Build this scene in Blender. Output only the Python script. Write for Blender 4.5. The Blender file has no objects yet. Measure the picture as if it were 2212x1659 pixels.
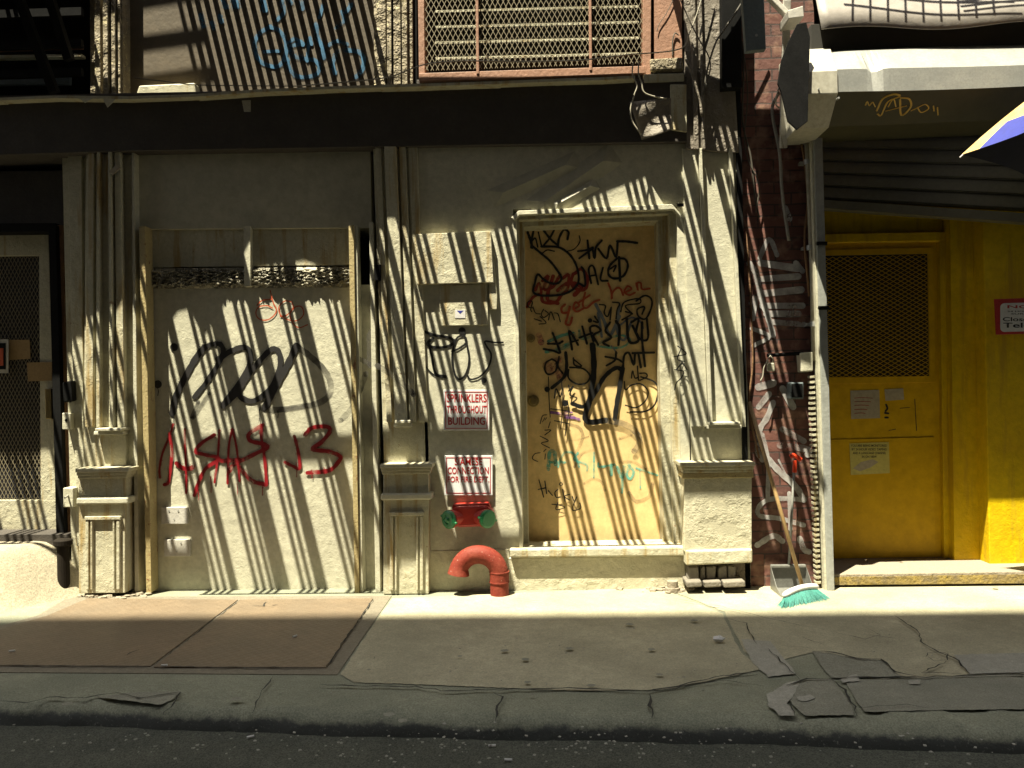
import bpy, bmesh, math, random
from mathutils import Vector, Matrix
random.seed(7)
S = bpy.context.scene
COL = S.collection
R = math.radians

# ---------------------------------------------------------------- camera
# picture coordinates below are in a 2212 x 1659 frame
PW, PH, FP = 2212.0, 1659.0, 1770.0
CAM = Vector((0.0, -5.2, 1.31))
YAW, ROLL = 0.0407, -0.02
R0 = Vector((math.cos(YAW), math.sin(YAW), 0)); F0 = Vector((-math.sin(YAW), math.cos(YAW), 0)); U0 = Vector((0, 0, 1))
RX = R0*math.cos(ROLL) + U0*math.sin(ROLL)
UX = -R0*math.sin(ROLL) + U0*math.cos(ROLL)
cd = bpy.data.cameras.new("camera"); cam = bpy.data.objects.new("camera", cd); COL.objects.link(cam)
cam.matrix_world = Matrix(((RX.x, UX.x, -F0.x, CAM.x), (RX.y, UX.y, -F0.y, CAM.y), (RX.z, UX.z, -F0.z, CAM.z), (0, 0, 0, 1)))
cd.sensor_width = 36; cd.lens = 36*FP/PW; cd.clip_start = 0.05; cd.clip_end = 2000
S.camera = cam
# ---------------------------------------------------------------- light
SX, SY = 0.225, 0.28           # sideways and inward travel of the sunlight per metre it falls
w = bpy.data.worlds.new("World"); S.world = w; w.use_nodes = True
nt = w.node_tree; bg = nt.nodes['Background']
sky = nt.nodes.new('ShaderNodeTexSky'); sky.sky_type = 'NISHITA'; sky.sun_disc = False
elev = math.atan2(1, math.hypot(SX, SY)); azim = math.atan2(-SX, -SY)
sky.sun_elevation = elev; sky.sun_rotation = azim
sky.air_density = 1.0; sky.dust_density = 2.5
hs = nt.nodes.new('ShaderNodeHueSaturation'); hs.inputs['Saturation'].default_value = 0.12
nt.links.new(sky.outputs[0], hs.inputs['Color']); nt.links.new(hs.outputs[0], bg.inputs[0])
bg.inputs[1].default_value = 0.066
sd = bpy.data.lights.new("sun", 'SUN'); sun = bpy.data.objects.new("sun", sd); COL.objects.link(sun)
sd.energy = 5.0; sd.angle = R(0.32); sd.color = (1.0, 0.93, 0.72)
sun.rotation_euler = Vector((SX, SY, -1)).to_track_quat('-Z', 'Y').to_euler()
sun.location = (0, -6, 14)
vs = S.view_settings; vs.view_transform = 'Standard'; vs.look = 'None'; vs.exposure = 1.95; vs.gamma = 1; vs.use_curve_mapping = False
S.render.resolution_x = 1024; S.render.resolution_y = 768
try:
    S.cycles.max_bounces = 8; S.cycles.diffuse_bounces = 5
except Exception: pass

# ---------------------------------------------------------------- picture -> place
def ray(px, py): return F0 + RX*((px-PW/2)/FP) - UX*((py-PH/2)/FP)
def W(px, py, y=0.0):
    d = ray(px, py); return CAM + d*((y-CAM.y)/d.y)
def G(px, py, z=0.0):
    d = ray(px, py); return CAM + d*((z-CAM.z)/d.z)
def K(ox, oy, s, pts): return [(ox+s*a, oy+s*b) for a, b in pts]
KD = lambda p: K(1061.8, 407, .256, p)     # door, upper half
KE = lambda p: K(1061.8, 814, .256, p)     # door, lower half
KC = lambda p: K(531, 407, .256, p)
KR = lambda p: K(0, 814, .256, p)
KS = lambda p: K(531, 814, .256, p)

# ---------------------------------------------------------------- materials
ALB = .80   # overall reflectance of the weathered paints
def mat(name, col, rough=.7, col2=None, vs_=3., bump=0., bs=40., col3=None, cs=12., ct=.62, metal=0., pits=0., streak=None, alpha=None, speck=None, bd=.01):
    sc_ = lambda c: tuple(x*ALB for x in c) if c else c
    col, col2, col3, streak = sc_(col), sc_(col2), sc_(col3), sc_(streak)
    m = bpy.data.materials.new(name); m.use_nodes = True; t = m.node_tree; N = t.nodes; L = t.links
    p = N['Principled BSDF']; p.inputs['Roughness'].default_value = rough; p.inputs['Metallic'].default_value = metal
    g = N.new('ShaderNodeNewGeometry'); pos = g.outputs['Position']
    def noise(sc, det=5, r=.6, vec=None):
        n = N.new('ShaderNodeTexNoise'); n.inputs['Scale'].default_value = sc; n.inputs['Detail'].default_value = det; n.inputs['Roughness'].default_value = r
        L.new(vec or pos, n.inputs['Vector']); return n.outputs['Fac']
    def ramp(f, a, b):
        n = N.new('ShaderNodeMapRange'); n.inputs['From Min'].default_value = a; n.inputs['From Max'].default_value = b; L.new(f, n.inputs['Value']); return n.outputs[0]
    def mix(f, a, b):
        n = N.new('ShaderNodeMix'); n.data_type = 'RGBA'
        L.new(f, n.inputs[0])
        for v, i in ((a, 6), (b, 7)):
            if isinstance(v, tuple): n.inputs[i].default_value = (*v, 1)
            else: L.new(v, n.inputs[i])
        return n.outputs[2]
    c = mix(ramp(noise(vs_, 8, .65), .32, .68), col, col2 or tuple(x*.82 for x in col))
    c = mix(ramp(noise(vs_*9, 6, .7), .38, .85), c, tuple(x*.6 for x in col))
    if streak:
        mp = N.new('ShaderNodeMapping'); mp.inputs['Scale'].default_value = (14, 14, 1.3); L.new(pos, mp.inputs[0])
        c = mix(ramp(noise(1., 6, .65, mp.outputs[0]), .53, .66), c, streak)
    if col3:
        c = mix(ramp(noise(cs, 9, .75), ct, ct+.025), c, col3)
    if speck:
        sn = ramp(noise(speck[0], 3, .8), .36, .64); m2 = N.new('ShaderNodeMapRange'); m2.inputs['To Min'].default_value = 1-speck[1]; m2.inputs['To Max'].default_value = 1+speck[1]; L.new(sn, m2.inputs['Value'])
        vm = N.new('ShaderNodeVectorMath'); vm.operation = 'SCALE'; L.new(c, vm.inputs[0]); L.new(m2.outputs[0], vm.inputs['Scale']); c = vm.outputs[0]
    L.new(c, p.inputs['Base Color'])
    if bump or pits:
        n1 = noise(bs, 6, .6)
        h = n1
        if pits:
            v = N.new('ShaderNodeTexVoronoi'); v.inputs['Scale'].default_value = bs*.9; L.new(pos, v.inputs['Vector'])
            r_ = ramp(v.outputs['Distance'], .0, .35)
            n2 = ramp(noise(9, 4), .45, .62)
            a = N.new('ShaderNodeMath'); a.operation = 'MULTIPLY'; L.new(r_, a.inputs[0]); L.new(n2, a.inputs[1])
            b = N.new('ShaderNodeMath'); b.operation = 'MULTIPLY_ADD'; L.new(a.outputs[0], b.inputs[0]); b.inputs[1].default_value = pits; L.new(n1, b.inputs[2]); h = b.outputs[0]
        n3 = noise(bs*.12, 3)
        k = N.new('ShaderNodeMath'); k.operation = 'MULTIPLY_ADD'; L.new(n3, k.inputs[0]); k.inputs[1].default_value = 1.3; L.new(h, k.inputs[2])
        bp = N.new('ShaderNodeBump'); bp.inputs['Strength'].default_value = bump; bp.inputs['Distance'].default_value = bd
        L.new(k.outputs[0], bp.inputs['Height']); L.new(bp.outputs[0], p.inputs['Normal'])
    if alpha:
        tr = N.new('ShaderNodeBsdfTransparent'); mx = N.new('ShaderNodeMixShader')
        L.new(ramp(noise(alpha[0], 4), alpha[1], alpha[2]), mx.inputs[0]); L.new(tr.outputs[0], mx.inputs[1]); L.new(p.outputs[0], mx.inputs[2])
        L.new(mx.outputs[0], N['Material Output'].inputs[0])
    return m

CREAM = (.69, .66, .50)
M = {}
M['cream'] = mat('cream_paint', CREAM, .55, (.58, .56, .43), 2.6, .42, 130, (.30, .24, .15), 16, .69, pits=.8, bd=.004)
M['cream_worn'] = mat('cream_paint_worn', (.64, .61, .45), .6, (.52, .48, .33), 5, .42, 105, (.26, .17, .09), 11, .635, pits=1.3, streak=(.40, .29, .12), bd=.005)
M['cream_pocked'] = mat('cream_paint_pocked', (.66, .62, .45), .6, (.55, .51, .36), 3, .42, 100, (.06, .05, .04), 30, .67, pits=1.5, bd=.006, speck=(150, 0.08))
M['cream_smooth'] = mat('cream_metal_sheet', (.62, .59, .44), .5, (.52, .50, .38), 1.4, .25, 14, bd=.02)
M['ochre'] = mat('ochre_iron', (.52, .42, .20), .6, (.42, .33, .15), 6, .4, 60, (.22, .10, .04), 22, .60)
M['rust'] = mat('rusty_iron', (.30, .16, .07), .8, (.16, .08, .04), 9, .6, 70)
M['rocky'] = mat('broken_mortar', (.62, .58, .45), .8, (.42, .38, .28), 14, 1.0, 22, pits=2., bd=.04)
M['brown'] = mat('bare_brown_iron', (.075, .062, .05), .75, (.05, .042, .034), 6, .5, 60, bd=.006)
M['greybrown'] = mat('grey_brown_iron', (.25, .215, .17), .7, (.20, .17, .13), 4, .6, 50, (.08, .07, .06), 20, .64, pits=1.2, bd=.007)
M['peeling'] = mat('peeling_iron', (.34, .28, .17), .75, (.16, .13, .09), 14, 1., 60, (.62, .54, .30), 26, .58, pits=1.5, bd=.008)
M['panelbrown'] = mat('brown_board', (.13, .098, .058), .75, (.095, .074, .048), 2.5, .25, 30)
M['pink'] = mat('pink_paint', (.42, .215, .13), .6, (.36, .19, .12), 4, .3, 50, (.20, .08, .06), 18, .66)
M['mesh'] = mat('mesh_metal', (.36, .31, .20), .6, (.30, .25, .16), 30, metal=.2)
M['doortan'] = mat('tan_door', (.96, .70, .33), .45, (.84, .60, .28), 1.8, .12, 25, (.40, .28, .14), 40, .76, bd=.004)
M['concrete'] = mat('concrete', (.285, .29, .205), .88, (.165, .175, .125), 2.4, .45, 60, (.12, .115, .10), 7, .70, pits=.4, bd=.006, speck=(140, 0.3))
M['slab'] = mat('concrete_slab', (.48, .44, .30), .85, (.26, .245, .165), 1.7, .35, 70, (.16, .15, .12), 9, .72, bd=.005, speck=(130, 0.22))
M['ramp'] = mat('ramp_concrete', (.44, .385, .27), .9, (.30, .265, .19), 2.2, .6, 45, (.09, .08, .06), 13, .66, bd=.008, speck=(110, 0.25))
M['patch'] = mat('smooth_concrete_patch', (.38, .37, .31), .85, (.30, .29, .24), 3, .3, 70, bd=.004, speck=(140, 0.2))
M['darkpatch'] = mat('dark_concrete_patch', (.27, .265, .205), .9, (.19, .19, .145), 4, .4, 80, bd=.004, speck=(150, 0.28))
M['asphalt'] = mat('asphalt', (.108, .112, .080), .85, (.062, .068, .050), 5, 1., 110, (.12, .12, .10), 90, .67, bd=.012, speck=(170, 0.75))
M['kerbface'] = mat('blackened_kerb', (.16, .17, .14), .9, (.04, .042, .036), 6, 1., 60, (.18, .175, .15), 30, .66, bd=.015, speck=(90, 0.7))
M['steelplate'] = mat('rusty_plate', (.24, .175, .11), .6, (.16, .125, .085), 1.6, .3, 40, metal=.15, speck=(110, 0.22))
M['hatchframe'] = mat('hatch_frame', (.22, .19, .135), .7, (.18, .16, .12), 3, .3, 60, speck=(120, 0.2))
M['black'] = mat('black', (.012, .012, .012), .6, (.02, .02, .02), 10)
M['crack'] = mat('crack_dirt', (.02, .02, .017), .95, (.035, .033, .025), 20)
M['cable'] = mat('old_cable', (.10, .085, .06), .7, (.05, .045, .035), 20)
M['cablelight'] = mat('pale_cable', (.50, .46, .36), .6, (.30, .27, .2), 20)
M['white'] = mat('white_enamel', (.82, .80, .78), .35, (.76, .73, .70), 3)
M['whitemetal'] = mat('white_metal', (.66, .64, .58), .45, (.55, .52, .45), 5, .2, 40, (.30, .22, .14), 30, .70)
M['steel'] = mat('galvanised', (.50, .50, .46), .42, (.36, .37, .35), 9, .12, 14, metal=.35)
M['olive'] = mat('shaded_olive_paint', (.085, .075, .03), .6, (.06, .055, .028), 2)  # olive, darkened to carry the shade of the housing's downward facets
M['soot'] = mat('sooty_iron', (.03, .025, .02), .7)
M['zinc'] = mat('pale_zinc', (.50, .47, .37), .5, (.55, .53, .45), 4, .1, 20)
M['bluegrey'] = mat('blue_grey_steel', (.16, .20, .21), .6, (.12, .15, .155), 8, .2, 60)
M['postwhite'] = mat('pale_grey_steel', (.40, .41, .37), .5, (.33, .34, .31), 3, .2, 50, (.30, .14, .05), 30, .72)
M['shutter'] = mat('shutter_metal', (.17, .155, .095), .5, (.12, .11, .075), 3, .1, 30, metal=.2)
M['yellow'] = mat('yellow_paint', (.86, .60, .005), .5, (.68, .42, .012), 2, .35, 50, (.20, .14, .04), 14, .70, pits=.5, streak=(.55, .36, .02), bd=.006)
M['yellowdoor'] = mat('yellow_door_paint', (.76, .47, .006), .45, (.66, .40, .008), 1.5, .1, 30, (.14, .07, .02), 34, .74)
M['red'] = mat('red_paint', (.66, .05, .03), .4, (.42, .035, .025), 5, .25, 40, (.6, .45, .38), 45, .70)
M['orangered'] = mat('faded_red_paint', (.215, .028, .016), .66, (.25, .06, .035), 7, .35, 60, (.50, .36, .28), 45, .635)
M['green'] = mat('green_paint', (.03, .26, .09), .3, (.02, .20, .07), 8, .15, 40)
M['signred'] = mat('sign_red', (.55, .03, .03), .4, (.48, .03, .03), 5)
M['signwhite'] = mat('sign_white', (.88, .88, .88), .35, (.82, .81, .80), 2, .08, 10)
M['ink'] = mat('black_marker', (.012, .012, .012), .4, (.02, .02, .02), 20)
M['spray'] = mat('black_spray', (.02, .02, .02), .5, (.035, .03, .028), 15, alpha=(9, .05, .35))
M['sprayfade'] = mat('grey_spray', (.07, .065, .055), .6, (.12, .11, .09), 15, alpha=(6, .25, .75))
M['spray_mist'] = mat('black_mist', (.03, .03, .028), .6, alpha=(150, .52, .80))
M['redspray_mist'] = mat('red_mist', (.36, .02, .03), .6, alpha=(150, .52, .80))
M['bluespray_mist'] = mat('blue_mist', (.04, .19, .36), .6, alpha=(150, .5, .78))
M['redspray'] = mat('red_spray', (.36, .012, .02), .45, (.28, .01, .012), 9, alpha=(10, .15, .5))
M['orange'] = mat('orange_marker', (.60, .10, .03), .5, (.5, .09, .03), 9)
M['redmark'] = mat('dark_red_marker', (.42, .05, .02), .5, (.35, .04, .02), 9, alpha=(12, .15, .5))
M['aqua'] = mat('aqua_spray', (.16, .62, .50), .5, (.2, .6, .5), 9, alpha=(8, .3, .7))
M['greyblue'] = mat('grey_blue_marker', (.22, .25, .29), .5, (.25, .27, .3), 9)
M['purple'] = mat('purple_marker', (.30, .12, .40), .5, (.3, .12, .4), 9, alpha=(14, .3, .6))
M['fadedtan'] = mat('ghost_spray', (.60, .44, .22), .5, (.58, .42, .22), 9, alpha=(6, .3, .8))
M['pinkspray'] = mat('pink_spray', (.75, .30, .22), .5, (.7, .28, .2), 9, alpha=(10, .4, .9))
M['bluespray'] = mat('blue_spray', (.04, .19, .36), .5, (.05, .17, .30), 9, alpha=(8, .2, .6))
M['whitespray'] = mat('white_spray', (.66, .64, .62), .55, (.5, .48, .46), 9, alpha=(5, .27, .58))
M['goldmark'] = mat('gold_marker', (.85, .58, .10), .4, (.8, .5, .1), 9)
M['wood'] = mat('broom_wood', (.55, .36, .16), .5, (.45, .29, .12), 8)
M['bristle'] = mat('teal_bristle', (.035, .27, .215), .6, (.015, .13, .11), 160, speck=(300, .5))
M['dustgrey'] = mat('grey_plastic', (.17, .17, .15), .35, (.24, .24, .22), 5)
M['redplastic'] = mat('red_plastic', (.85, .07, .02), .35, (.8, .06, .02), 5)
M['greypipe'] = mat('grey_pipe', (.38, .36, .31), .5, (.28, .27, .23), 12, .3, 50)
M['paper'] = mat('paper', (.50, .44, .33), .8, (.44, .38, .28), 5)
M['tape'] = mat('tan_paper', (.42, .28, .12), .8, (.36, .24, .10), 8)
M['butt'] = mat('filter_paper', (.8, .78, .74), .8)
M['mortar'] = mat('brick_soot', (.20, .16, .12), .9, (.12, .10, .08), 12, .8, 50)
M['oldbrick'] = mat('old_grey_brick', (.27, .24, .19), .9, (.17, .15, .12), 10, .9, 40, bd=.01)
M['yellowdirt'] = mat('dirt_and_yellow_paint', (.22, .17, .09), .9, (.45, .32, .06), 16, 1., 50, (.07, .06, .045), 24, .60, bd=.01)
M['debris'] = mat('rubble', (.34, .29, .215), .95, (.32, .27, .2), 9, 1., 50, bd=.01)
M['facade'] = mat('distant_masonry', (.13, .105, .085), .85, (.10, .08, .065), 1, .3, 20, speck=(10, 0.1))
M['glass'] = mat('dark_glass', (.03, .035, .04), .08, (.03, .03, .035), 2)
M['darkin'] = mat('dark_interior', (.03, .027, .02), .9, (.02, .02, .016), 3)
M['awning'] = mat('pale_sheet', (.36, .325, .29), .6, (.31, .28, .25), 1.2, .15, 5, bd=.03)
M['umb_blue'] = mat('blue_fabric', (.018, .03, .30), .7)
M['umb_yellow'] = mat('yellow_fabric', (.62, .36, .09), .7, (.60, .45, .22), 12)
M['umb_shaded'] = mat('shaded_fabric', (.02, .02, .05), .8)  # the canopy's shaded inside is put into this dark colour
M['umb_pink'] = mat('pink_fabric', (.60, .12, .22), .7)
M['brass'] = mat('brass', (.55, .42, .18), .3, metal=.8)
def brickmat():
    m = bpy.data.materials.new('red_brick'); m.use_nodes = True; t = m.node_tree; N = t.nodes; L = t.links; p = N['Principled BSDF']
    p.inputs['Roughness'].default_value = .8
    g = N.new('ShaderNodeNewGeometry'); s = N.new('ShaderNodeSeparateXYZ'); c = N.new('ShaderNodeCombineXYZ')
    L.new(g.outputs['Position'], s.inputs[0]); L.new(s.outputs[0], c.inputs[0]); L.new(s.outputs[2], c.inputs[1])
    n = N.new('ShaderNodeTexNoise'); n.inputs['Scale'].default_value = 14; n.inputs['Detail'].default_value = 6; L.new(g.outputs['Position'], n.inputs['Vector'])
    va = N.new('ShaderNodeVectorMath'); va.operation = 'MULTIPLY_ADD'; L.new(n.outputs['Color'], va.inputs[0]); va.inputs[1].default_value = (.012, .012, 0); L.new(c.outputs[0], va.inputs[2])
    b = N.new('ShaderNodeTexBrick'); L.new(va.outputs[0], b.inputs['Vector']); b.inputs['Scale'].default_value = 1
    b.inputs['Brick Width'].default_value = .21; b.inputs['Row Height'].default_value = .071; b.inputs['Mortar Size'].default_value = .005
    b.inputs['Color1'].default_value = (.15, .058, .042, 1); b.inputs['Color2'].default_value = (.09, .037, .03, 1); b.inputs['Mortar'].default_value = (.05, .03, .025, 1)
    mr = N.new('ShaderNodeMapRange'); mr.inputs['From Min'].default_value = .5; mr.inputs['From Max'].default_value = .75; L.new(n.outputs['Fac'], mr.inputs['Value'])
    mx = N.new('ShaderNodeMix'); mx.data_type = 'RGBA'; L.new(mr.outputs[0], mx.inputs[0]); L.new(b.outputs['Color'], mx.inputs[6]); mx.inputs[7].default_value = (.25, .14, .095, 1)
    L.new(mx.outputs[2], p.inputs['Base Color'])
    k = N.new('ShaderNodeMath'); k.operation = 'MULTIPLY_ADD'; L.new(b.outputs['Fac'], k.inputs[0]); k.inputs[1].default_value = -1.; L.new(n.outputs['Fac'], k.inputs[2])
    bp = N.new('ShaderNodeBump'); bp.inputs['Strength'].default_value = .9; bp.inputs['Distance'].default_value = .008; L.new(k.outputs[0], bp.inputs['Height']); L.new(bp.outputs[0], p.inputs['Normal'])
    return m
M['brick'] = brickmat()
for k_ in ('black', 'soot'): M[k_].node_tree.nodes['Principled BSDF'].inputs['Specular IOR Level'].default_value = .03
for k_ in ('yellow', 'yellowdoor', 'doortan', 'orangered'): M[k_].node_tree.nodes['Principled BSDF'].inputs['Specular IOR Level'].default_value = .2
def kerbmat():
    # the concrete of the pavement with a ragged coat of black gutter grime on the kerb's face
    m = M['concrete'].copy(); m.name = 'grimy_kerb'; t = m.node_tree; N = t.nodes; L = t.links; p = N['Principled BSDF']
    src = p.inputs['Base Color'].links[0].from_socket
    g = N.new('ShaderNodeNewGeometry'); sp = N.new('ShaderNodeSeparateXYZ'); L.new(g.outputs['Position'], sp.inputs[0])
    n = N.new('ShaderNodeTexNoise'); n.inputs['Scale'].default_value = 9; n.inputs['Detail'].default_value = 9; n.inputs['Roughness'].default_value = .75; L.new(g.outputs['Position'], n.inputs['Vector'])
    a = N.new('ShaderNodeMath'); a.operation = 'MULTIPLY_ADD'; L.new(n.outputs['Fac'], a.inputs[0]); a.inputs[1].default_value = .085; L.new(sp.outputs[2], a.inputs[2])
    r = N.new('ShaderNodeMapRange'); r.inputs['From Min'].default_value = .012; r.inputs['From Max'].default_value = -.006; L.new(a.outputs[0], r.inputs['Value'])
    n2 = N.new('ShaderNodeTexNoise'); n2.inputs['Scale'].default_value = 70; n2.inputs['Detail'].default_value = 6; n2.inputs['Roughness'].default_value = .8; L.new(g.outputs['Position'], n2.inputs['Vector'])
    r2 = N.new('ShaderNodeMapRange'); r2.inputs['From Min'].default_value = .58; r2.inputs['From Max'].default_value = .68; L.new(n2.outputs['Fac'], r2.inputs['Value'])
    dk = N.new('ShaderNodeMix'); dk.data_type = 'RGBA'; L.new(r2.outputs[0], dk.inputs[0]); dk.inputs[6].default_value = (.045, .048, .042, 1); dk.inputs[7].default_value = (.19, .195, .16, 1)
    mx = N.new('ShaderNodeMix'); mx.data_type = 'RGBA'; L.new(r.outputs[0], mx.inputs[0]); L.new(src, mx.inputs[6]); L.new(dk.outputs[2], mx.inputs[7]); L.new(mx.outputs[2], p.inputs['Base Color'])
    M['kerbstone'] = m
kerbmat()
def platemat():
    # raised-lozenge steel plate: colour plus a bump of crossed lozenges
    m = M['steelplate']; t = m.node_tree; N = t.nodes; L = t.links; p = N['Principled BSDF']
    g = N.new('ShaderNodeNewGeometry'); mp = N.new('ShaderNodeMapping'); mp.inputs['Rotation'].default_value = (0, 0, R(45)); mp.inputs['Scale'].default_value = (26, 26, 26); L.new(g.outputs['Position'], mp.inputs[0])
    ch = N.new('ShaderNodeTexVoronoi'); ch.inputs['Scale'].default_value = 1; ch.inputs['Randomness'].default_value = 0; L.new(mp.outputs[0], ch.inputs['Vector'])
    bp = N.new('ShaderNodeBump'); bp.inputs['Strength'].default_value = .5; bp.inputs['Distance'].default_value = .006; bp.invert = True; L.new(ch.outputs['Distance'], bp.inputs['Height']); L.new(bp.outputs[0], p.inputs['Normal'])
platemat()

# ---------------------------------------------------------------- object helpers
LOC = {}
def props(o, label=None, cat=None, group=None, kind=None):
    if label: o['label'] = label
    if cat: o['category'] = cat
    if group: o['group'] = group
    if kind: o['kind'] = kind
    return o
def thing(name, label, cat, loc, group=None):
    e = bpy.data.objects.new(name, None); COL.objects.link(e); e.location = loc; e.empty_display_size = .1
    LOC[e.name] = Vector(loc); return props(e, label, cat, group)
SPLIT = {'screw', 'bolt', 'hinge', 'ladder_rail', 'ladder_rung', 'louvre', 'door_rail', 'coupling_ring', 'lift_slot', 'hatch_gap', 'torn_flashing', 'slotted_lath', 'angle_iron', 'lug', 'door_casing', 'brick_course', 'shadow_gap', 'panel_frame', 'raised_moulding'}
class MB:
    def __init__(s): s.v = []; s.f = []; s.off = 0.
    def add(s, vs, fs):
        n = len(s.v); s.v += [Vector(v) for v in vs]; s.f += [tuple(n+i for i in f) for f in fs]; return s
    def box(s, x0, x1, y0, y1, z0, z1):
        return s.add([(x, y, z) for z in (z0, z1) for y in (y0, y1) for x in (x0, x1)],
                     [(0, 2, 3, 1), (4, 5, 7, 6), (0, 1, 5, 4), (2, 6, 7, 3), (0, 4, 6, 2), (1, 3, 7, 5)])
    def prism(s, px, yf, yb, grow=0):
        P = [W(a, b, yf) for a, b in px]; n = len(P)
        a = sum(P[i].x*P[(i+1) % n].z - P[(i+1) % n].x*P[i].z for i in range(n))
        if a < 0: P.reverse()
        Q = [Vector((p.x, yb, p.z)) for p in P]
        return s.add(P+Q, [tuple(range(n)), tuple(range(2*n-1, n-1, -1))] + [((i+1) % n, i, n+i, n+(i+1) % n) for i in range(n)])
    def rect(s, x0, y0, x1, y1, yf, yb, x0b=None, x1b=None, y0r=None, y1r=None):
        x0b = x0 if x0b is None else x0b; x1b = x1 if x1b is None else x1b
        return s.prism([(x0, y0), (x1, y0 if y0r is None else y0r), (x1b, y1 if y1r is None else y1r), (x0b, y1)], yf, yb)
    def tube(s, pts, r, n=10, cap=True, rr=None):
        P = [Vector(p) for p in pts]; m = len(P); up = None; rings = []
        for i, p in enumerate(P):
            d = (P[min(i+1, m-1)] - P[max(i-1, 0)]).normalized()
            if up is None: up = Vector((0, 0, 1)) if abs(d.z) < .9 else Vector((0, 1, 0))
            a = d.cross(up); a = a.normalized() if a.length > 1e-6 else d.orthogonal().normalized(); b = a.cross(d).normalized(); up = b
            q = rr[i] if rr else r
            rings.append([p + a*math.cos(2*math.pi*k/n)*q + b*math.sin(2*math.pi*k/n)*q for k in range(n)])
        fs = [(i*n+k, i*n+(k+1) % n, (i+1)*n+(k+1) % n, (i+1)*n+k) for i in range(m-1) for k in range(n)]
        if cap: fs += [tuple(range(n-1, -1, -1)), tuple((m-1)*n+k for k in range(n))]
        return s.add([v for r_ in rings for v in r_], fs)
    def bar(s, a, b, w, h):
        a = Vector(a); b = Vector(b); d = (b-a).normalized(); u = Vector((0, 0, 1)) if abs(d.z) < .95 else Vector((0, 1, 0))
        r = d.cross(u).normalized()*w/2; t = r.cross(d).normalized()*h/2
        return s.add([a-r-t, a+r-t, a+r+t, a-r+t, b-r-t, b+r-t, b+r+t, b-r+t], [(3, 2, 1, 0), (4, 5, 6, 7), (0, 1, 5, 4), (1, 2, 6, 5), (2, 3, 7, 6), (3, 0, 4, 7)])
    def smooth_pts(s, pts, k=5):
        if len(pts) < 3: return [Vector(p) for p in pts]
        P = [Vector(p) for p in pts]; P = [P[0]*2-P[1]] + P + [P[-1]*2-P[-2]]; o = []
        for i in range(1, len(P)-2):
            for j in range(k):
                t = j/k; a, b, c, d = P[i-1], P[i], P[i+1], P[i+2]
                o.append(.5*((2*b)+(c-a)*t+(2*a-5*b+4*c-d)*t*t+(3*b-a-3*c+d)*t**3))
        o.append(P[-2]); return o
    def stroke(s, px, wd, y, taper=0, sharp=False):
        """paint stroke on the plane y; px in picture units, wd its width there"""
        P = [Vector(p) for p in px] if sharp else s.smooth_pts([Vector(p) for p in px])
        n = len(P); sc = (y-CAM.y)/FP
        Q = [W(p.x, p.y, y) for p in P]; hw = wd*sc/2; s.off += .00003
        vs = []; off = s.off
        for i, q in enumerate(Q):
            d = Q[min(i+1, n-1)] - Q[max(i-1, 0)]
            d = Vector((d.x, 0, d.z)); d = d.normalized() if d.length > 1e-9 else Vector((1, 0, 0))
            nrm = Vector((-d.z, 0, d.x)); h = hw*(1-taper*i/max(n-1, 1))*(1+.1*math.sin(i*1.7+q.x*40)); off += .0000015
            vs += [q+nrm*h-Vector((0, off, 0)), q-nrm*h-Vector((0, off, 0))]
        s.off = off
        s.add(vs, [(2*i, 2*i+1, 2*i+3, 2*i+2) for i in range(n-1)])
        for i in (0, n-1):
            h = hw*(1-taper*(i > 0)); s.off += .00001
            s.disc(Q[i]-Vector((0, s.off, 0)), h*.98)
        return s
    def disc(s, c, r, n=10, rz=None):
        return s.add([c+Vector((math.cos(2*math.pi*k/n)*r, 0, math.sin(2*math.pi*k/n)*(rz or r))) for k in range(n)], [tuple(range(n))])
    def dot(s, px, r, y):
        s.off += .00003; return s.disc(W(px[0], px[1], y)-Vector((0, s.off, 0)), r*(y-CAM.y)/FP, 14)
    def gpoly(s, px, z, zb=None):
        P = [G(a, b, z) for a, b in px]; n = len(P)
        a = sum(P[i].x*P[(i+1) % n].y - P[(i+1) % n].x*P[i].y for i in range(n))
        if a < 0: P.reverse()
        if zb is None: return s.add(P, [tuple(range(n))])
        Q = [Vector((p.x, p.y, zb)) for p in P]
        return s.add(P+Q, [tuple(range(n))] + [(i, n+i, n+(i+1) % n, (i+1) % n) for i in range(n)])
    def gstroke(s, px, wd, z, seed=0):
        rnd = random.Random(seed+len(px)); P = [G(a, b, z) for a, b in px]; Q = []
        for i in range(len(P)-1):
            L_ = (P[i+1]-P[i]).length; k = max(2, int(L_/.035))
            for j in range(k):
                p = P[i].lerp(P[i+1], j/k); Q.append(p+Vector((rnd.uniform(-1, 1)*.007, rnd.uniform(-1, 1)*.007, 0)))
        Q.append(P[-1]); n = len(Q); vs = []
        for i, q in enumerate(Q):
            d = (Q[min(i+1, n-1)]-Q[max(i-1, 0)]).normalized(); nn = Vector((-d.y, d.x, 0)); e = min(1, .25+i/3, .25+(n-1-i)/3)
            h = wd/2*e*rnd.uniform(.4, 1.5); vs += [q+nn*h, q-nn*h]
        return s.add(vs, [(2*i, 2*i+1, 2*i+3, 2*i+2) for i in range(n-1)])
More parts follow.
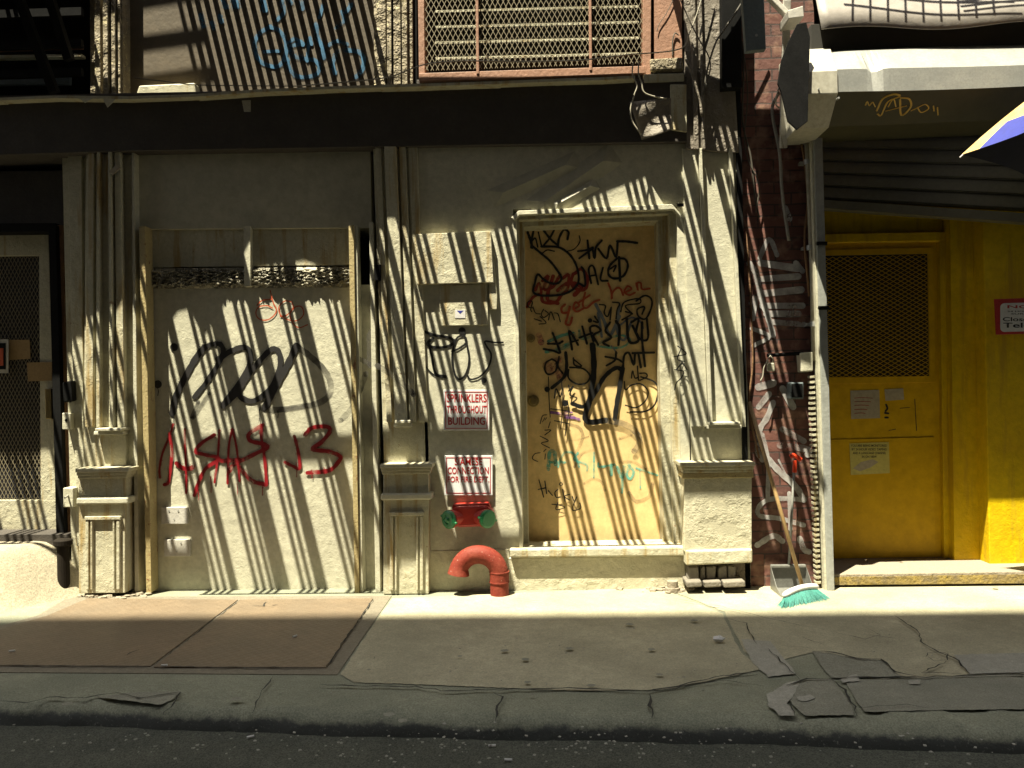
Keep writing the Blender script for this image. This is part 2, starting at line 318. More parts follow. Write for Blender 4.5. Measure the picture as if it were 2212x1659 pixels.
    def lattice(s, x0, x1, z0, z1, y, cw, ch, wd, dp=.002):
        k = ch/cw
        for sg in (1, -1):
            c = -(x1-x0)*k if sg > 0 else 0
            end = (z1-z0) if sg > 0 else (z1-z0)+(x1-x0)*k
            while c < end:
                pts = []
                for xx in (0, x1-x0):
                    zz = c+sg*k*xx
                    if 0 <= zz <= z1-z0: pts.append((xx, zz))
                for zz in (0, z1-z0):
                    xx = (zz-c)/(sg*k)
                    if 0 < xx < x1-x0: pts.append((xx, zz))
                if len(pts) >= 2:
                    a, b = pts[0], pts[1]
                    if abs(a[0]-b[0])+abs(a[1]-b[1]) > .004:
                        s.bar((x0+a[0], y, z0+a[1]), (x0+b[0], y+.0005*sg, z0+b[1]), dp, wd)
                c += ch
        return s
    def pieces(s):
        par = list(range(len(s.v)))
        def fd_(a):
            while par[a] != a: par[a] = par[par[a]]; a = par[a]
            return a
        for f in s.f:
            for q in f[1:]: par[fd_(q)] = fd_(f[0])
        g = {}
        for f in s.f: g.setdefault(fd_(f[0]), []).append(f)
        o = []
        for fs in g.values():
            ix = sorted({i for f in fs for i in f}); mp = {a: k for k, a in enumerate(ix)}; n = MB(); n.v = [s.v[i] for i in ix]; n.f = [tuple(mp[i] for i in f) for f in fs]; o.append(n)
        return o
    def build(s, name, m, parent=None, label=None, cat=None, group=None, kind=None, bev=0., smooth=False, world=False):
        if parent is not None and name in SPLIT:
            ps = s.pieces()
            if len(ps) > 1:
                for q in ps: r = q.build(name, m, parent, label, cat, group, kind, bev, smooth, world)
                return r
        me = bpy.data.meshes.new(name)
        if parent is not None: o0 = LOC[parent.name]
        elif world: o0 = Vector((0, 0, 0))
        else:
            xs = [v.x for v in s.v]; ys = [v.y for v in s.v]; zs = [v.z for v in s.v]
            o0 = Vector(((min(xs)+max(xs))/2, (min(ys)+max(ys))/2, min(zs)))
        me.from_pydata([v-o0 for v in s.v], [], s.f); me.materials.append(M[m] if isinstance(m, str) else m)
        o = bpy.data.objects.new(name, me); COL.objects.link(o)
        if parent is not None: o.parent = parent
        else: o.location = o0
        LOC[o.name] = o0
        if smooth:
            for p in me.polygons: p.use_smooth = True
        if bev:
            b = o.modifiers.new('bevel', 'BEVEL'); b.width = bev; b.segments = 2; b.limit_method = 'ANGLE'; b.angle_limit = R(40)
        me.update(); return props(o, label, cat, group, kind)
def part(name, m, parent, *rects, bev=.003, sep=False):
    if sep:
        for r in rects: part(name, m, parent, r, bev=bev)
        return
    b = MB()
    for r in rects:
        if isinstance(r[0], (list, tuple)): b.prism(*r)
        else: b.rect(*r)
    return b.build(name, m, parent, bev=bev)
def text(name, body, px, py, wpx, hpx, y, m, parent, bold=.012, cut=None):
    """flat lettering, its top-left at (px, py) in the picture, wpx by hpx large"""
    c = bpy.data.curves.new('t', 'FONT'); c.body = body; c.size = 1; c.offset = bold; c.resolution_u = 3
    t = bpy.data.objects.new('t', c); COL.objects.link(t); bpy.context.view_layer.update()
    me = bpy.data.meshes.new_from_object(t); bpy.data.objects.remove(t)
    xs = [v.co.x for v in me.vertices]; ys = [v.co.y for v in me.vertices]; x0, x1, y0, y1 = min(xs), max(xs), min(ys), max(ys)
    A = W(px, py, y); B = W(px+wpx, py, y); C_ = W(px, py+hpx, y); o0 = LOC[parent.name]
    for v in me.vertices:
        u = (v.co.x-x0)/(x1-x0); q = (y1-v.co.y)/(y1-y0)
        v.co = A + (B-A)*u + (C_-A)*q - o0
    me.materials.clear(); me.materials.append(M[m]); me.name = name
    o = bpy.data.objects.new(name, me); COL.objects.link(o); o.parent = parent; LOC[o.name] = o0; return o

# ================================================================ GROUND
ZR = -0.085
kA, kB = G(0, 1520), G(1650, 1560)
def yk(x): return kA.y + (kB.y-kA.y)*(x-kA.x)/(kB.x-kA.x)
b = MB(); b.box(-60, 60, -60, 0, -.3, ZR); b.v = b.v; b.f = [b.f[1]]
road = b.build('road', 'asphalt', label=None, kind='structure', world=True)
# pavement: a sheet with a rounded, uneven kerb edge
rnd = random.Random(3)
def hsh(i, k): return random.Random(i*7919+k*31).uniform(-1, 1)
prof = [(2.6, .0), (.9, .0), (.3, .0), (.09, -.001), (.045, -.006), (.018, -.016), (0, -.034), (-.012, -.055), (-.02, -.09)]
b = MB(); xs = [-30+.5*i for i in range(50)] + [-5+.04*i for i in range(251)] + [5.5+.5*i for i in range(50)]
rows = []
for i, x in enumerate(xs):
    wob = .012*math.sin(x*2.3)+.006*math.sin(x*9.1)+.006*hsh(i, 0)
    drop = max(0, min(1, (x-1.9)/.25)) ; rows.append([Vector((x, yk(x)+d+(wob if d < .2 else 0)+(-.10*drop if d <= 0.09 else 0)*(1 if z < -.03 else .3)-(d <= .1)*.0, z + (.007*hsh(i//2, j) if 2 < j < 8 else 0))) for j, (d, z) in enumerate(prof)])
n = len(prof)
for r in rows: b.v += r
for i in range(len(rows)-1):
    for j in range(n-1): b.f.append((i*n+j, i*n+j+1, (i+1)*n+j+1, (i+1)*n+j))
side = b.build('sidewalk', 'concrete', kind='structure', world=True, smooth=True)
side.data.materials.append(M['kerbstone'])
for p in side.data.polygons:
    if p.index % (n-1) >= 1: p.material_index = 1
# slabs poured over it: the paler one by the wall, the worn patches
def ground(name, px, m, z=.004, zb=None):
    rj = random.Random(len(px)*13+int(px[0][0])); q = []
    for i in range(len(px)):
        a, c = px[i], px[(i+1) % len(px)]; k = max(1, int(math.hypot(a[0]-c[0], a[1]-c[1])/7))
        for j in range(k): u = j/k; q.append((a[0]+(c[0]-a[0])*u+rj.uniform(-1, 1)*1.5, a[1]+(c[1]-a[1])*u+rj.uniform(-1, 1)*.8))
    b = MB().gpoly(q, z, zb); return b.build(name, m, kind='structure', world=True)
ground('pavement_slab', [(846, 1292), (1420, 1268), (1560, 1325), (1600, 1410), (1650, 1445), (1560, 1465), (1430, 1490), (1240, 1492), (900, 1478), (765, 1474), (735, 1456)], 'slab')
ground('pavement_slab', [(1425, 1266), (2400, 1225), (2400, 1468), (1900, 1462), (1760, 1408), (1690, 1425), (1655, 1440), (1606, 1405), (1566, 1322)], 'slab', .003)
ground('pavement_patch', [(1755, 1407), (1790, 1410), (1850, 1422), (1905, 1426), (1932, 1450), (1945, 1460), (1860, 1463), (1795, 1464), (1775, 1440)], 'darkpatch', .009)
ground('pavement_patch', [(1657, 1500), (1700, 1475), (1730, 1468), (1715, 1500), (1700, 1520), (1715, 1535), (1716, 1546), (1684, 1545), (1675, 1535), (1660, 1525)], 'patch', .0105)
ground('pavement_patch', [(1700, 1480), (1740, 1468), (1795, 1466), (1815, 1490), (1840, 1520), (1846, 1544), (1740, 1546), (1725, 1536), (1708, 1515)], 'darkpatch', .008)
ground('pavement_patch', [(2060, 1414), (2130, 1412), (2400, 1405), (2400, 1446), (2095, 1456)], 'patch', .0085)
ground('pavement_patch', [(1822, 1468), (2400, 1450), (2400, 1530), (2000, 1534), (1870, 1538), (1850, 1515), (1838, 1490)], 'darkpatch', .0065)
ground('pavement_patch', [(1600, 1380), (1665, 1385), (1720, 1455), (1660, 1462), (1625, 1430)], 'patch', .0075)
for a in ([(1722, 1506), (1750, 1500), (1762, 1508), (1742, 1515), (1724, 1512)], [(1816, 1446+20), (1850, 1455), (1858, 1470), (1820, 1474)], [(1962, 1470), (1990, 1468), (1985, 1478), (1965, 1478)]):
    ground('pavement_patch', a, 'patch', .012)
ground('pavement_patch', [(205, 1505), (300, 1495), (392, 1493), (370, 1512), (345, 1522), (260, 1512)], 'darkpatch', .008)
# kerb joints and cracks
cr = MB()
for i, (p, wd) in enumerate([
    ([(0, 1514), (60, 1518), (110, 1505), (180, 1508), (215, 1500), (255, 1496), (300, 1508), (340, 1502), (392, 1494), (372, 1520), (352, 1545)], .008),
    ([(690, 1478), (775, 1482), (900, 1483), (955, 1492), (1050, 1490), (1230, 1486), (1400, 1492), (1450, 1486), (1500, 1472), (1560, 1460), (1640, 1450)], .009),
    ([(1062, 1496), (1090, 1505), (1075, 1525), (1070, 1560)], .008), ([(1403, 1500), (1408, 1550)], .014),
    ([(1400, 1500), (1440, 1492), (1500, 1475), (1570, 1470), (1650, 1482)], .006),
    ([(1570, 1335), (1610, 1345), (1635, 1390)], .005), ([(1660, 1400), (1700, 1440), (1730, 1470)], .006),
    ([(590, 1460), (560, 1500), (545, 1540)], .005),
    ([(1758, 1407), (1800, 1408), (1850, 1422), (1905, 1424), (1935, 1450), (1990, 1462)], .011),
    ([(1700, 1480), (1745, 1466), (1795, 1466), (1862, 1462), (2000, 1462), (2110, 1458), (2300, 1455)], .010),
    ([(1795, 1466), (1825, 1490), (1845, 1525), (1852, 1546)], .010), ([(1703, 1515), (1712, 1530), (1716, 1544)], .006),
    ([(1935, 1330), (1985, 1365), (1990, 1385), (2030, 1410), (2062, 1420), (2095, 1455)], .007),
    ([(2000, 1418), (2020, 1428), (2045, 1425), (2050, 1412), (2025, 1408), (2004, 1410), (2000, 1418)], .006),
    ([(2045, 1428), (1990, 1452), (2080, 1456)], .006), ([(1850, 1530), (1900, 1525), (1960, 1520), (2010, 1530)], .006),
    ([(1100, 1290), (1180, 1300)], .003), ([(1440, 1290), (1560, 1310), (1700, 1345), (1780, 1360)], .004),
    ([(1860, 1370), (1940, 1380)], .004), ([(1690, 1395), (1760, 1400)], .004), ([(1730, 1375), (1780, 1392)], .004), ([(1800, 1365), (1870, 1380), (1900, 1372), (1870, 1355)], .004)]):
    cr.gstroke(p, wd, .0135+.0002*i, i)
cr.build('pavement_cracks', 'crack', kind='structure', world=True)
# cellar hatch of chequered steel
h = thing('cellar_hatch', 'rusty chequered steel cellar hatch flush with the pavement', 'cellar hatch', G(420, 1380, 0))
MB().gpoly([(150, 1289), (846, 1287), (728, 1457), (-260, 1450), (-170, 1400), (80, 1330)], .004, -.02).build('hatch_frame', 'hatchframe', h)
MB().gpoly([(190, 1292), (514, 1295), (325, 1438), (-200, 1436), (-120, 1395), (100, 1330)], .010, -.01).build('hatch_leaf', 'steelplate', h, bev=.002)
MB().gpoly([(519, 1295), (806, 1292), (704, 1441), (332, 1440)], .010, -.01).build('hatch_leaf', 'steelplate', h, bev=.002)
g_ = MB().gstroke([(325, 1439), (0, 1437)], .007, .0125).gstroke([(704, 1442), (332, 1440)], .007, .0125).gstroke([(704, 1442), (806, 1293)], .007, .0125).gstroke([(517, 1296), (329, 1439)], .005, .0125)
g_.build('hatch_gap', 'crack', h)
hp = MB()
for q in ([(270, 1415), (300, 1403)], [(545, 1308), (570, 1308), (575, 1300)], [(585, 1308), (600, 1305)]): hp.gstroke(q, .012, .014)
hp.build('lift_slot', 'crack', h)
# raised concrete ramp on the left
def ramp_z(x, y):
    e = (G(175, 1285).x - x)
    return 0
b = MB(); nx, ny = 60, 36; P0 = G(205, 1290); 
for i in range(nx+1):
    for j in range(ny+1):
        x = P0.x - 2.6*i/nx; y = .35 - 1.35*j/ny
        d = min((P0.x + .0 - x) - max(0, (-y))*.80, 9); t = max(0, min(1, d/.42)); t = t*t*(3-2*t)
        t2 = max(0, min(1, (y+.98)/.90)); t2 = t2*t2*(3-2*t2)
        b.v.append(Vector((x, y, -.03+.34*t*t2+.03*min(1, max(0, d*8))*(t2 > 0)+.003*hsh(i, j))))
for i in range(nx):
    for j in range(ny): b.f.append((i*(ny+1)+j, (i+1)*(ny+1)+j, (i+1)*(ny+1)+j+1, i*(ny+1)+j+1))
b.build('concrete_ramp', 'ramp', kind='structure', world=True, smooth=True)

# ================================================================ THE IRON-FRONTED BUILDING
A = thing('loft_building', 'cast iron shopfront building painted cream over with graffiti and stripes of sun', 'building', W(900, 1275, 0))
# core masonry behind everything
XL, XR = W(140, 900).x, W(1602, 900).x
MB().box(W(-700, 900).x, XR-.01, .42, 5., -.3, 9).build('core_wall', 'darkin', A)
# --- ground storey panels
part('transom_panel', 'cream_smooth', A, ([(284, 322), (800, 316), (803, 492), (290, 496)], .05, .40))
part('infill_wall', 'cream', A, ([(296, 620), (800, 615), (812, 1292), (300, 1298)], .08, .40), bev=0)
part('header_board', 'cream_worn', A, ([(322, 492), (762, 488), (764, 572), (322, 578)], .074, .12))
# broken mortar course: displaced strip
b = MB(); a0 = W(324, 580, .08); a1 = W(758, 576, .08); nx, nz = 150, 16; zt = .135
for j in range(nz+1):
    for i in range(nx+1):
        p = a0.lerp(a1, i/nx); ed = min(j, nz-j)/3; k = abs(math.sin(i*.37+2*math.sin(j*.9+i*.11)))*.6+.4*random.random()
        b.v.append(Vector((p.x, .079-.045*k*min(1, ed), p.z-zt*j/nz)))
for j in range(nz):
    for i in range(nx): b.f.append((j*(nx+1)+i, (j+1)*(nx+1)+i, (j+1)*(nx+1)+i+1, j*(nx+1)+i+1))
b.build('mortar_course', 'rocky', A)
part('angle_iron', 'ochre', A, ([(300, 490), (313, 488), (327, 1280), (316, 1282)], -.03, .07), bev=.002)
part('angle_iron', 'ochre', A, ([(753, 488), (764, 486), (776, 1284), (766, 1284)], -.035, .07), bev=.002)
part('angle_iron', 'cream', A, ([(765, 486), (771, 486), (784, 1280), (778, 1280)], -.02, .07), bev=.002)
part('mullion_strip', 'cream', A, ([(526, 488), (541, 487), (541, 618), (527, 620)], .03, .09))
part('conduit_strip', 'cream', A, ([(284, 330), (290, 330), (300, 1285), (291, 1285)], -.01, .09), ([(797, 480), (806, 480), (822, 1280), (811, 1282)], -.015, .09), sep=True)
part('jamb_board', 'cream_worn', A, ([(262, 325), (284, 325), (292, 1290), (270, 1290)], .03, .3))
part('door_closer_block', 'black', A, ([(809, 572), (822, 571), (822, 605), (809, 606)], -.05, 0))
# --- centre wall beside the door
part('wall_panel', 'cream', A, ([(905, 318), (1480, 306), (1485, 446), (1108, 452), (1108, 470), (1126, 1280), (925, 1284)], 0, .40), bev=0)
part('wall_panel', 'cream', A, ([(1462, 440), (1486, 438), (1492, 1270), (1476, 1270)], 0, .40), bev=0)
b = MB().prism([(898, 506), (1060, 499), (1066, 610), (900, 614)], -.05, .0); b.build('raised_slab', 'cream_worn', A, bev=.003)
part('raised_slab', 'cream_worn', A, ([(947, 616), (1030, 614), (1052, 612), (1055, 702), (952, 704)], -.016, .0))
part('raised_slab', 'cream_worn', A, ([(1056, 575), (1066, 560), (1074, 640), (1073, 668), (1058, 668)], -.03, .0))
cr2 = MB()   # creases in the sheet above the door are bent metal: long low ridges
for (x0, y0, x1, y1, wd) in ((1150, 455, 1330, 330, 26), (1060, 430, 1250, 345, 20), (1190, 450, 1290, 395, 14)):
    p, q = W(x0, y0, 0), W(x1, y1, 0); d = (q-p).normalized(); nn = Vector((-d.z, 0, d.x))*wd*.003
    cr2.add([p+nn, p-nn, q-nn, q+nn, p.lerp(q, .15)+Vector((0, -.018, 0)), p.lerp(q, .85)+Vector((0, -.018, 0))], [(0, 4, 5, 3), (4, 1, 2, 5), (0, 1, 4), (3, 5, 2)])
cr2.build('creased_sheet', 'cream_smooth', A)
# --- door surround and door
part('door_casing', 'cream', A, ([(1104, 470), (1120, 455), (1452, 441), (1470, 462), (1472, 470), (1456, 452), (1122, 464), (1112, 476)], -.03, .02),
     ([(1107, 470), (1116, 470), (1130, 1190), (1122, 1190)], -.012, .12))
fr = MB(); YD = .28
for i, (q, y0) in enumerate((((1112, 462, 1468, 448, 1478, 1192, 1124, 1192), .05), ((1118, 472, 1452, 458, 1465, 1188, 1130, 1188), .12))):
    x0, y0_, x1, y1_, x2, y2, x3, y3 = q; ins = (9, 14)[i]; rx = (0, 18)[i]; yb = YD+.02
    fr.prism([(x0, y0_), (x1, y1_), (x1-ins, y1_+ins+4), (x0+ins, y0_+ins+4)], y0, yb)
    fr.prism([(x0, y0_), (x0+ins, y0_+ins+4), (x3+ins-2, y3-ins+6), (x3, y3)], y0+.001, yb)
    fr.prism([(x1, y1_), (x2, y2), (x2-ins-14*(1-i)-rx, y2-ins+6), (x1-ins-14*(1-i)-rx, y1_+ins+4)], y0+.002, yb)
fr.build('door_frame', 'cream_worn', A, bev=.004)
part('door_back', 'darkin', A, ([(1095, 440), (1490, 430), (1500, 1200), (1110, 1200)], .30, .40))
D = MB().prism([(1124, 488), (1422, 478), (1441, 1174), (1140, 1176)], YD, YD+.05).build('door', 'doortan', A, bev=.003)
kn = MB()
for (x, y, r) in ((1147, 731, 9), (1152, 866, 13)):
    c = W(x, y, YD); s_ = (YD-CAM.y)/FP; r *= s_
    kn.tube([c, c+Vector((0, -.008, 0)), c+Vector((0, -.010, 0)), c+Vector((0, -.022, 0)), c+Vector((0, -.024, 0))], r, 16, rr=[r, r, r*.7, r*.62, r*.4])
kn.build('lock_cylinder', 'brass', D, smooth=False)
part('door_sill', 'cream_worn', A, ([(1100, 1186), (1478, 1180), (1482, 1202), (1102, 1206)], -.052, .20), bev=.012)
part('base_course', 'cream_pocked', A, ([(1098, 1205), (1480, 1201), (1482, 1285), (1096, 1290)], -.009, .10), bev=.006)
part('base_course', 'cream_pocked', A, ([(922, 1190), (1100, 1186), (1100, 1290), (924, 1292)], -.006, .02), bev=.004)

# --- pilasters
def pilaster(name, xs, ytop, ybot, y, m, inner, cap, capm='cream'):
    x0, x1, x0b, x1b = xs
    p = MB().prism([(x0, ytop), (x1, ytop), (x1b, ybot), (x0b, ybot)], y+.03, .40).build(name, m, A, bev=.003)
    b = MB(); L = x1-x0
    for (u0, u1, d) in inner:
        b.prism([(x0+L*u0, ytop), (x0+L*u1, ytop), (x0b+(x1b-x0b)*u1, ybot-cap), (x0b+(x1b-x0b)*u0, ybot-cap)], y+.03-d, y+.031)
    b.build('raised_moulding', m, p, bev=.003); return p
P1 = pilaster('pilaster', (186, 262, 180, 272), 322, 1018, -.03, 'cream_worn', [(.04, .22, .03), (.30, .38, .045), (.62, .70, .045), (.80, .97, .03)], 95)
P2 = pilaster('pilaster', (806, 905, 830, 928), 316, 1012, -.03, 'cream_worn', [(.05, .17, .03), (.24, .50, .05), (.56, .70, .035), (.76, .96, .02)], 100)
P3 = pilaster('pilaster', (1474, 1592, 1494, 1622), 320, 1010, -.03, 'cream', [(.0, .28, .02), (.30, .36, .045), (.86, .92, .045)], 88)
def slab_mould(b, x0, x1, y0, y1, y, yb=.38): b.prism([(x0, y0), (x1, y0-(x1-x0)*.012), (x1, y1-(x1-x0)*.012), (x0, y1)], y, yb)
for (pl, x0, x1, yy) in ((P1, 205, 262, 925), (P2, 853, 886, 908), (P3, 1532, 1600, 912)):
    b = MB(); slab_mould(b, x0, x1, yy, yy+7, -.085); slab_mould(b, x0-3, x1+3, yy+7, yy+15, -.055); b.build('panel_cap', 'cream', pl, bev=.005)
def pedestal(x0, x1, top, bot, d, kind, m, capy=(12, 8)):
    e = MB(); slab_mould(e, x0+8, x1-8, top+14, bot, -d, .38); pd = e.build('pedestal', m, A, bev=.004)
    c = MB(); slab_mould(c, x0, x1, top, top+9, -d-.045); slab_mould(c, x0+3, x1-3, top+9, top+16, -d-.03); slab_mould(c, x0+5, x1-5, top+16, top+22, -d-.018); c.build('cap_moulding', 'cream_worn', pd, bev=.004)
    if kind:
        c = MB(); slab_mould(c, x0+2, x1-2, top+64, top+78, -d-.03); c.build('band_moulding', 'cream', pd, bev=.009)
        fx0, fx1, fy0, fy1 = x0+24, x1-22, top+112, bot-8
        c = MB(); slab_mould(c, fx0-4, fx1+4, fy0-8, fy0, -d-.022, -d+.01)
        for (a, b_) in ((fx0-2, fx0+5), (fx0+9, fx0+13), (fx1-13, fx1-9), (fx1-5, fx1+2)): slab_mould(c, a, b_, fy0, fy1, -d-.018, -d+.01)
        c.build('panel_frame', m, pd, bev=.004)
    return pd
pedestal(162, 278, 1012, 1282, .09, 1, 'cream_worn')
pedestal(820, 934, 1003, 1284, .09, 1, 'cream_worn')
pd3 = pedestal(1470, 1632, 1000, 1192, .10, 0, 'cream_pocked')
c = MB(); slab_mould(c, 1474, 1628, 1022, 1034, -.115); c.build('lower_moulding', 'ochre', pd3, bev=.004)
part('plinth_block', 'cream_worn', pd3 and A, ([(1482, 1190), (1626, 1186), (1626, 1216), (1482, 1222)], -.125, .2), bev=.01)
b = MB(); b.prism([(1490, 1220), (1622, 1216), (1622, 1268), (1490, 1272)], -.02, .2); b.build('brick_bed', 'mortar', A)
b = MB(); rb = random.Random(5); x = 1486
for wd in (26, 14, 24, 23, 20, 18):
    if rb.random() < .8: b.prism([(x+rb.uniform(0, 3), 1224+rb.uniform(-2, 3)), (x+wd-3, 1223+rb.uniform(-2, 2)), (x+wd-3+rb.uniform(-2, 2), 1254), (x, 1256)], -.07-.03*rb.random(), 0)
    x += wd
x = 1482
for wd in (38, 42, 52): b.prism([(x, 1257), (x+wd-4, 1255), (x+wd-3, 1268), (x+2, 1270)], -.13-.03*rb.random(), 0); x += wd
b.build('brick_course', 'oldbrick', A, bev=.008)

# --- fascia, ledge, upper storey
FY = -.05
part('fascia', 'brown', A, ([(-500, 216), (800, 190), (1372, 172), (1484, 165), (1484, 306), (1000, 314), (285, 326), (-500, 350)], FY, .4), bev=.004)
b = MB(); edge = [(-500, 222), (0, 214), (120, 209), (280, 211), (420, 206), (560, 196), (700, 190), (820, 186), (930, 183), (1080, 178), (1200, 173), (1300, 170), (1372, 166)]
for i in range(len(edge)-1):
    (x0, y0), (x1, y1) = edge[i], edge[i+1]; yy = FY-.075-.008*hsh(i, 3); b.prism([(x0, y0-3), (x1, y1-3), (x1, y1+3), (x0, y0+3)], yy, .1)
b.build('ledge', 'cream_worn', A)
b = MB()
for q in ([(222, 214), (250, 214), (232, 232)], [(170, 212), (200, 213), (183, 222)]): b.prism(q, FY-.078, FY-.074)
b.build('torn_flashing', 'cream', A)
part('upper_panel', 'panelbrown', A, ([(266, -400), (806, -400), (808, 196), (272, 208)], .10, .4), bev=0)
part('panel_sill', 'cream_worn', A, ([(300, 184), (420, 178), (424, 205), (292, 208)], .02, .1), bev=.01)
up = MB()
for (x0, x1, y) in ((190, 262, .0), (200, 214, -.03), (218, 230, -.045), (236, 246, -.03), (250, 257, -.015)): up.prism([(x0, -400), (x1, -400), (x1+3, 206), (x0+5, 206)], y, .4)
up.build('upper_pilaster', 'peeling', A, bev=.004)
up = MB()
for (x0, x1, y) in ((806, 888, .0), (812, 830, -.03), (834, 842, -.045), (848, 862, -.03), (866, 876, -.02)): up.prism([(x0, -400), (x1, -400), (x1+4, 190), (x0+2, 190)], y, .4)
up.build('upper_pilaster', 'peeling', A, bev=.004)
part('shadow_gap', 'black', A, ([(889, -400), (897, -400), (902, 180), (893, 180)], .02, .3))
# louvred window behind wire mesh
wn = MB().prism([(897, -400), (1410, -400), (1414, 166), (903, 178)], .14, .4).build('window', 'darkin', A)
lf = MB(); lf.prism([(898, -400), (912, -400), (918, 172), (905, 176)], -.03, .14).prism([(1392, -400), (1408, -400), (1406, 160), (1388, 164)], -.03, .14)
lf.prism([(905, 158), (1392, 142), (1394, 158), (905, 176)], -.045, .14); lf.prism([(1023, -400), (1029, -400), (1035, 160), (1029, 160)], -.05, -.034).prism([(1268, -400), (1274, -400), (1279, 152), (1273, 152)], -.05, -.034)
lf.build('window_frame', 'pink', wn, bev=.003)
lv = MB()
for yy in (-150, -112, -80, -46, -12, 20, 54, 88, 122):
    a_, c_ = W(940, yy+3, .02), W(1380, yy-8, .02); lv.add([a_, c_, c_+Vector((0, .10, .05)), a_+Vector((0, .10, .05)), a_+Vector((0, 0, -.012)), c_+Vector((0, 0, -.012)), c_+Vector((0, .10, .038)), a_+Vector((0, .10, .038))], [(0, 1, 2, 3), (4, 7, 6, 5), (0, 4, 5, 1), (3, 2, 6, 7)])
lv.build('louvre', 'cream_worn', wn)
p0, p1 = W(914, 160, -.02), W(1392, -60, -.02)
MB().lattice(p0.x, p1.x, p0.z+.02, p1.z, -.02, .034, .062, .0032).build('wire_mesh', 'mesh', wn)
part('pink_panel', 'pink', A, ([(1412, -400), (1470, -400), (1474, 130), (1414, 134)], -.02, .4))
part('stone_block', 'peeling', A, ([(1404, 127), (1474, 123), (1477, 150), (1406, 152)], -.055, .1), bev=.008)
part('soffit_board', 'brown', A, ([(900, 172), (1484, 152), (1484, 168), (900, 186)], -.015, .4))  # plain strip in the same bare brown as the fascia
part('bracket_strip', 'cream_worn', A, ([(1390, 160), (1478, 158), (1478, 175), (1392, 178)], -.06, -.01), ([(1448, 182), (1483, 182), (1484, 285), (1450, 280)], -.065, .0), bev=.004, sep=True)
p = MB()
p.prism([(1474, -400), (1556, -400), (1596, 330), (1482, 322)], -.03, .40); up = p.build('upper_pilaster', 'greybrown', A, bev=.004)
p = MB(); p.prism([(1482, -400), (1492, -400), (1510, 322), (1500, 322)], -.055, -.029).prism([(1500, -400), (1506, -400), (1524, 322), (1518, 322)], -.06, -.029); p.build('raised_moulding', 'greybrown', up, bev=.004)
part('dark_gap_fill', 'black', A, ([(1557, -400), (1600, -400), (1603, 188), (1560, 190)], -.10, .3))  # black board that paints in the dark of the gap by the pilaster
# bent metal flap hanging from the fascia
b = MB(); nx, nz = 14, 12
for j in range(nz+1):
    for i in range(nx+1):
        u, v = i/nx, j/nz; px = 1360+u*90 + (v*26)*(1-u); py = 220+v*82 - u*8 - (v*v*14)*u
        b.v.append(W(px, py, -.09-.035*math.sin(u*3.1)*v-.02*math.sin(v*5+u*3)))
for j in range(nz):
    for i in range(nx): b.f.append((j*(nx+1)+i, (j+1)*(nx+1)+i, (j+1)*(nx+1)+i+1, j*(nx+1)+i+1))
o = b.build('bent_flap', 'greybrown', A, smooth=True); sm = o.modifiers.new('s', 'SOLIDIFY'); sm.thickness = .004
# --- left doorway of the same building
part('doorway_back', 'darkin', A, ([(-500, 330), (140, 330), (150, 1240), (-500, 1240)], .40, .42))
part('transom_boards', 'brown', A, ([(-500, 375), (136, 368), (136, 486), (-500, 492)], .18, .4))
part('side_board', 'cream_worn', A, ([(134, 335), (186, 330), (186, 1290), (156, 1290)], .06, .4), ([(146, 335), (176, 335), (182, 1180), (166, 1180)], .03, .07))
part('rusty_jamb', 'rust', A, ([(118, 486), (134, 486), (158, 1180), (138, 1184)], .14, .4))
part('black_jamb', 'black', A, ([(104, 486), (120, 486), (140, 1184), (122, 1186)], .10, .4), ([(-500, 484), (120, 482), (120, 500), (-500, 506)], .12, .4))
part('door_step', 'brown', A, ([(-500, 1156), (150, 1154), (150, 1180), (-500, 1186)], .05, .4))
ld = MB(); YL = .24
ld.prism([(-500, 502), (104, 500), (106, 552), (-500, 556)], YL, YL+.05).prism([(84, 552), (106, 552), (121, 1082), (88, 1084)], YL+.001, YL+.05).prism([(-500, 1082), (120, 1080), (122, 1156), (-500, 1160)], YL, YL+.05)
ld = ld.build('mesh_door', 'cream_worn', A, bev=.003)
p0, p1 = W(-300, 1084, YL), W(90, 552, YL)
MB().lattice(p0.x, p1.x, p0.z, p1.z, YL+.01, .026, .052, .003).build('wire_mesh', 'mesh', ld)
part('glass_pane', 'glass', ld, ([(-500, 552), (90, 552), (92, 1084), (-500, 1084)], YL+.035, YL+.045))
part('brown_paper', 'tape', ld, ([(16, 734), (64, 734), (66, 775), (18, 778)], YL+.005, YL+.008), ([(58, 783), (112, 782), (112, 822), (60, 824)], YL-.006, YL-.003), bev=0, sep=True)
part('door_latch', 'brass', ld, ([(96, 840), (110, 840), (112, 905), (98, 905)], YL-.03, YL), bev=.004)

# ================================================================ FIXTURES ON THE FRONT
def fix(name, m, label, cat, *rects, group=None, bev=.003):
    b = MB()
    for r in rects: (b.prism(*r) if isinstance(r[0], (list, tuple)) else b.rect(*r))
    return b.build(name, m, None, label, cat, group, bev=bev)
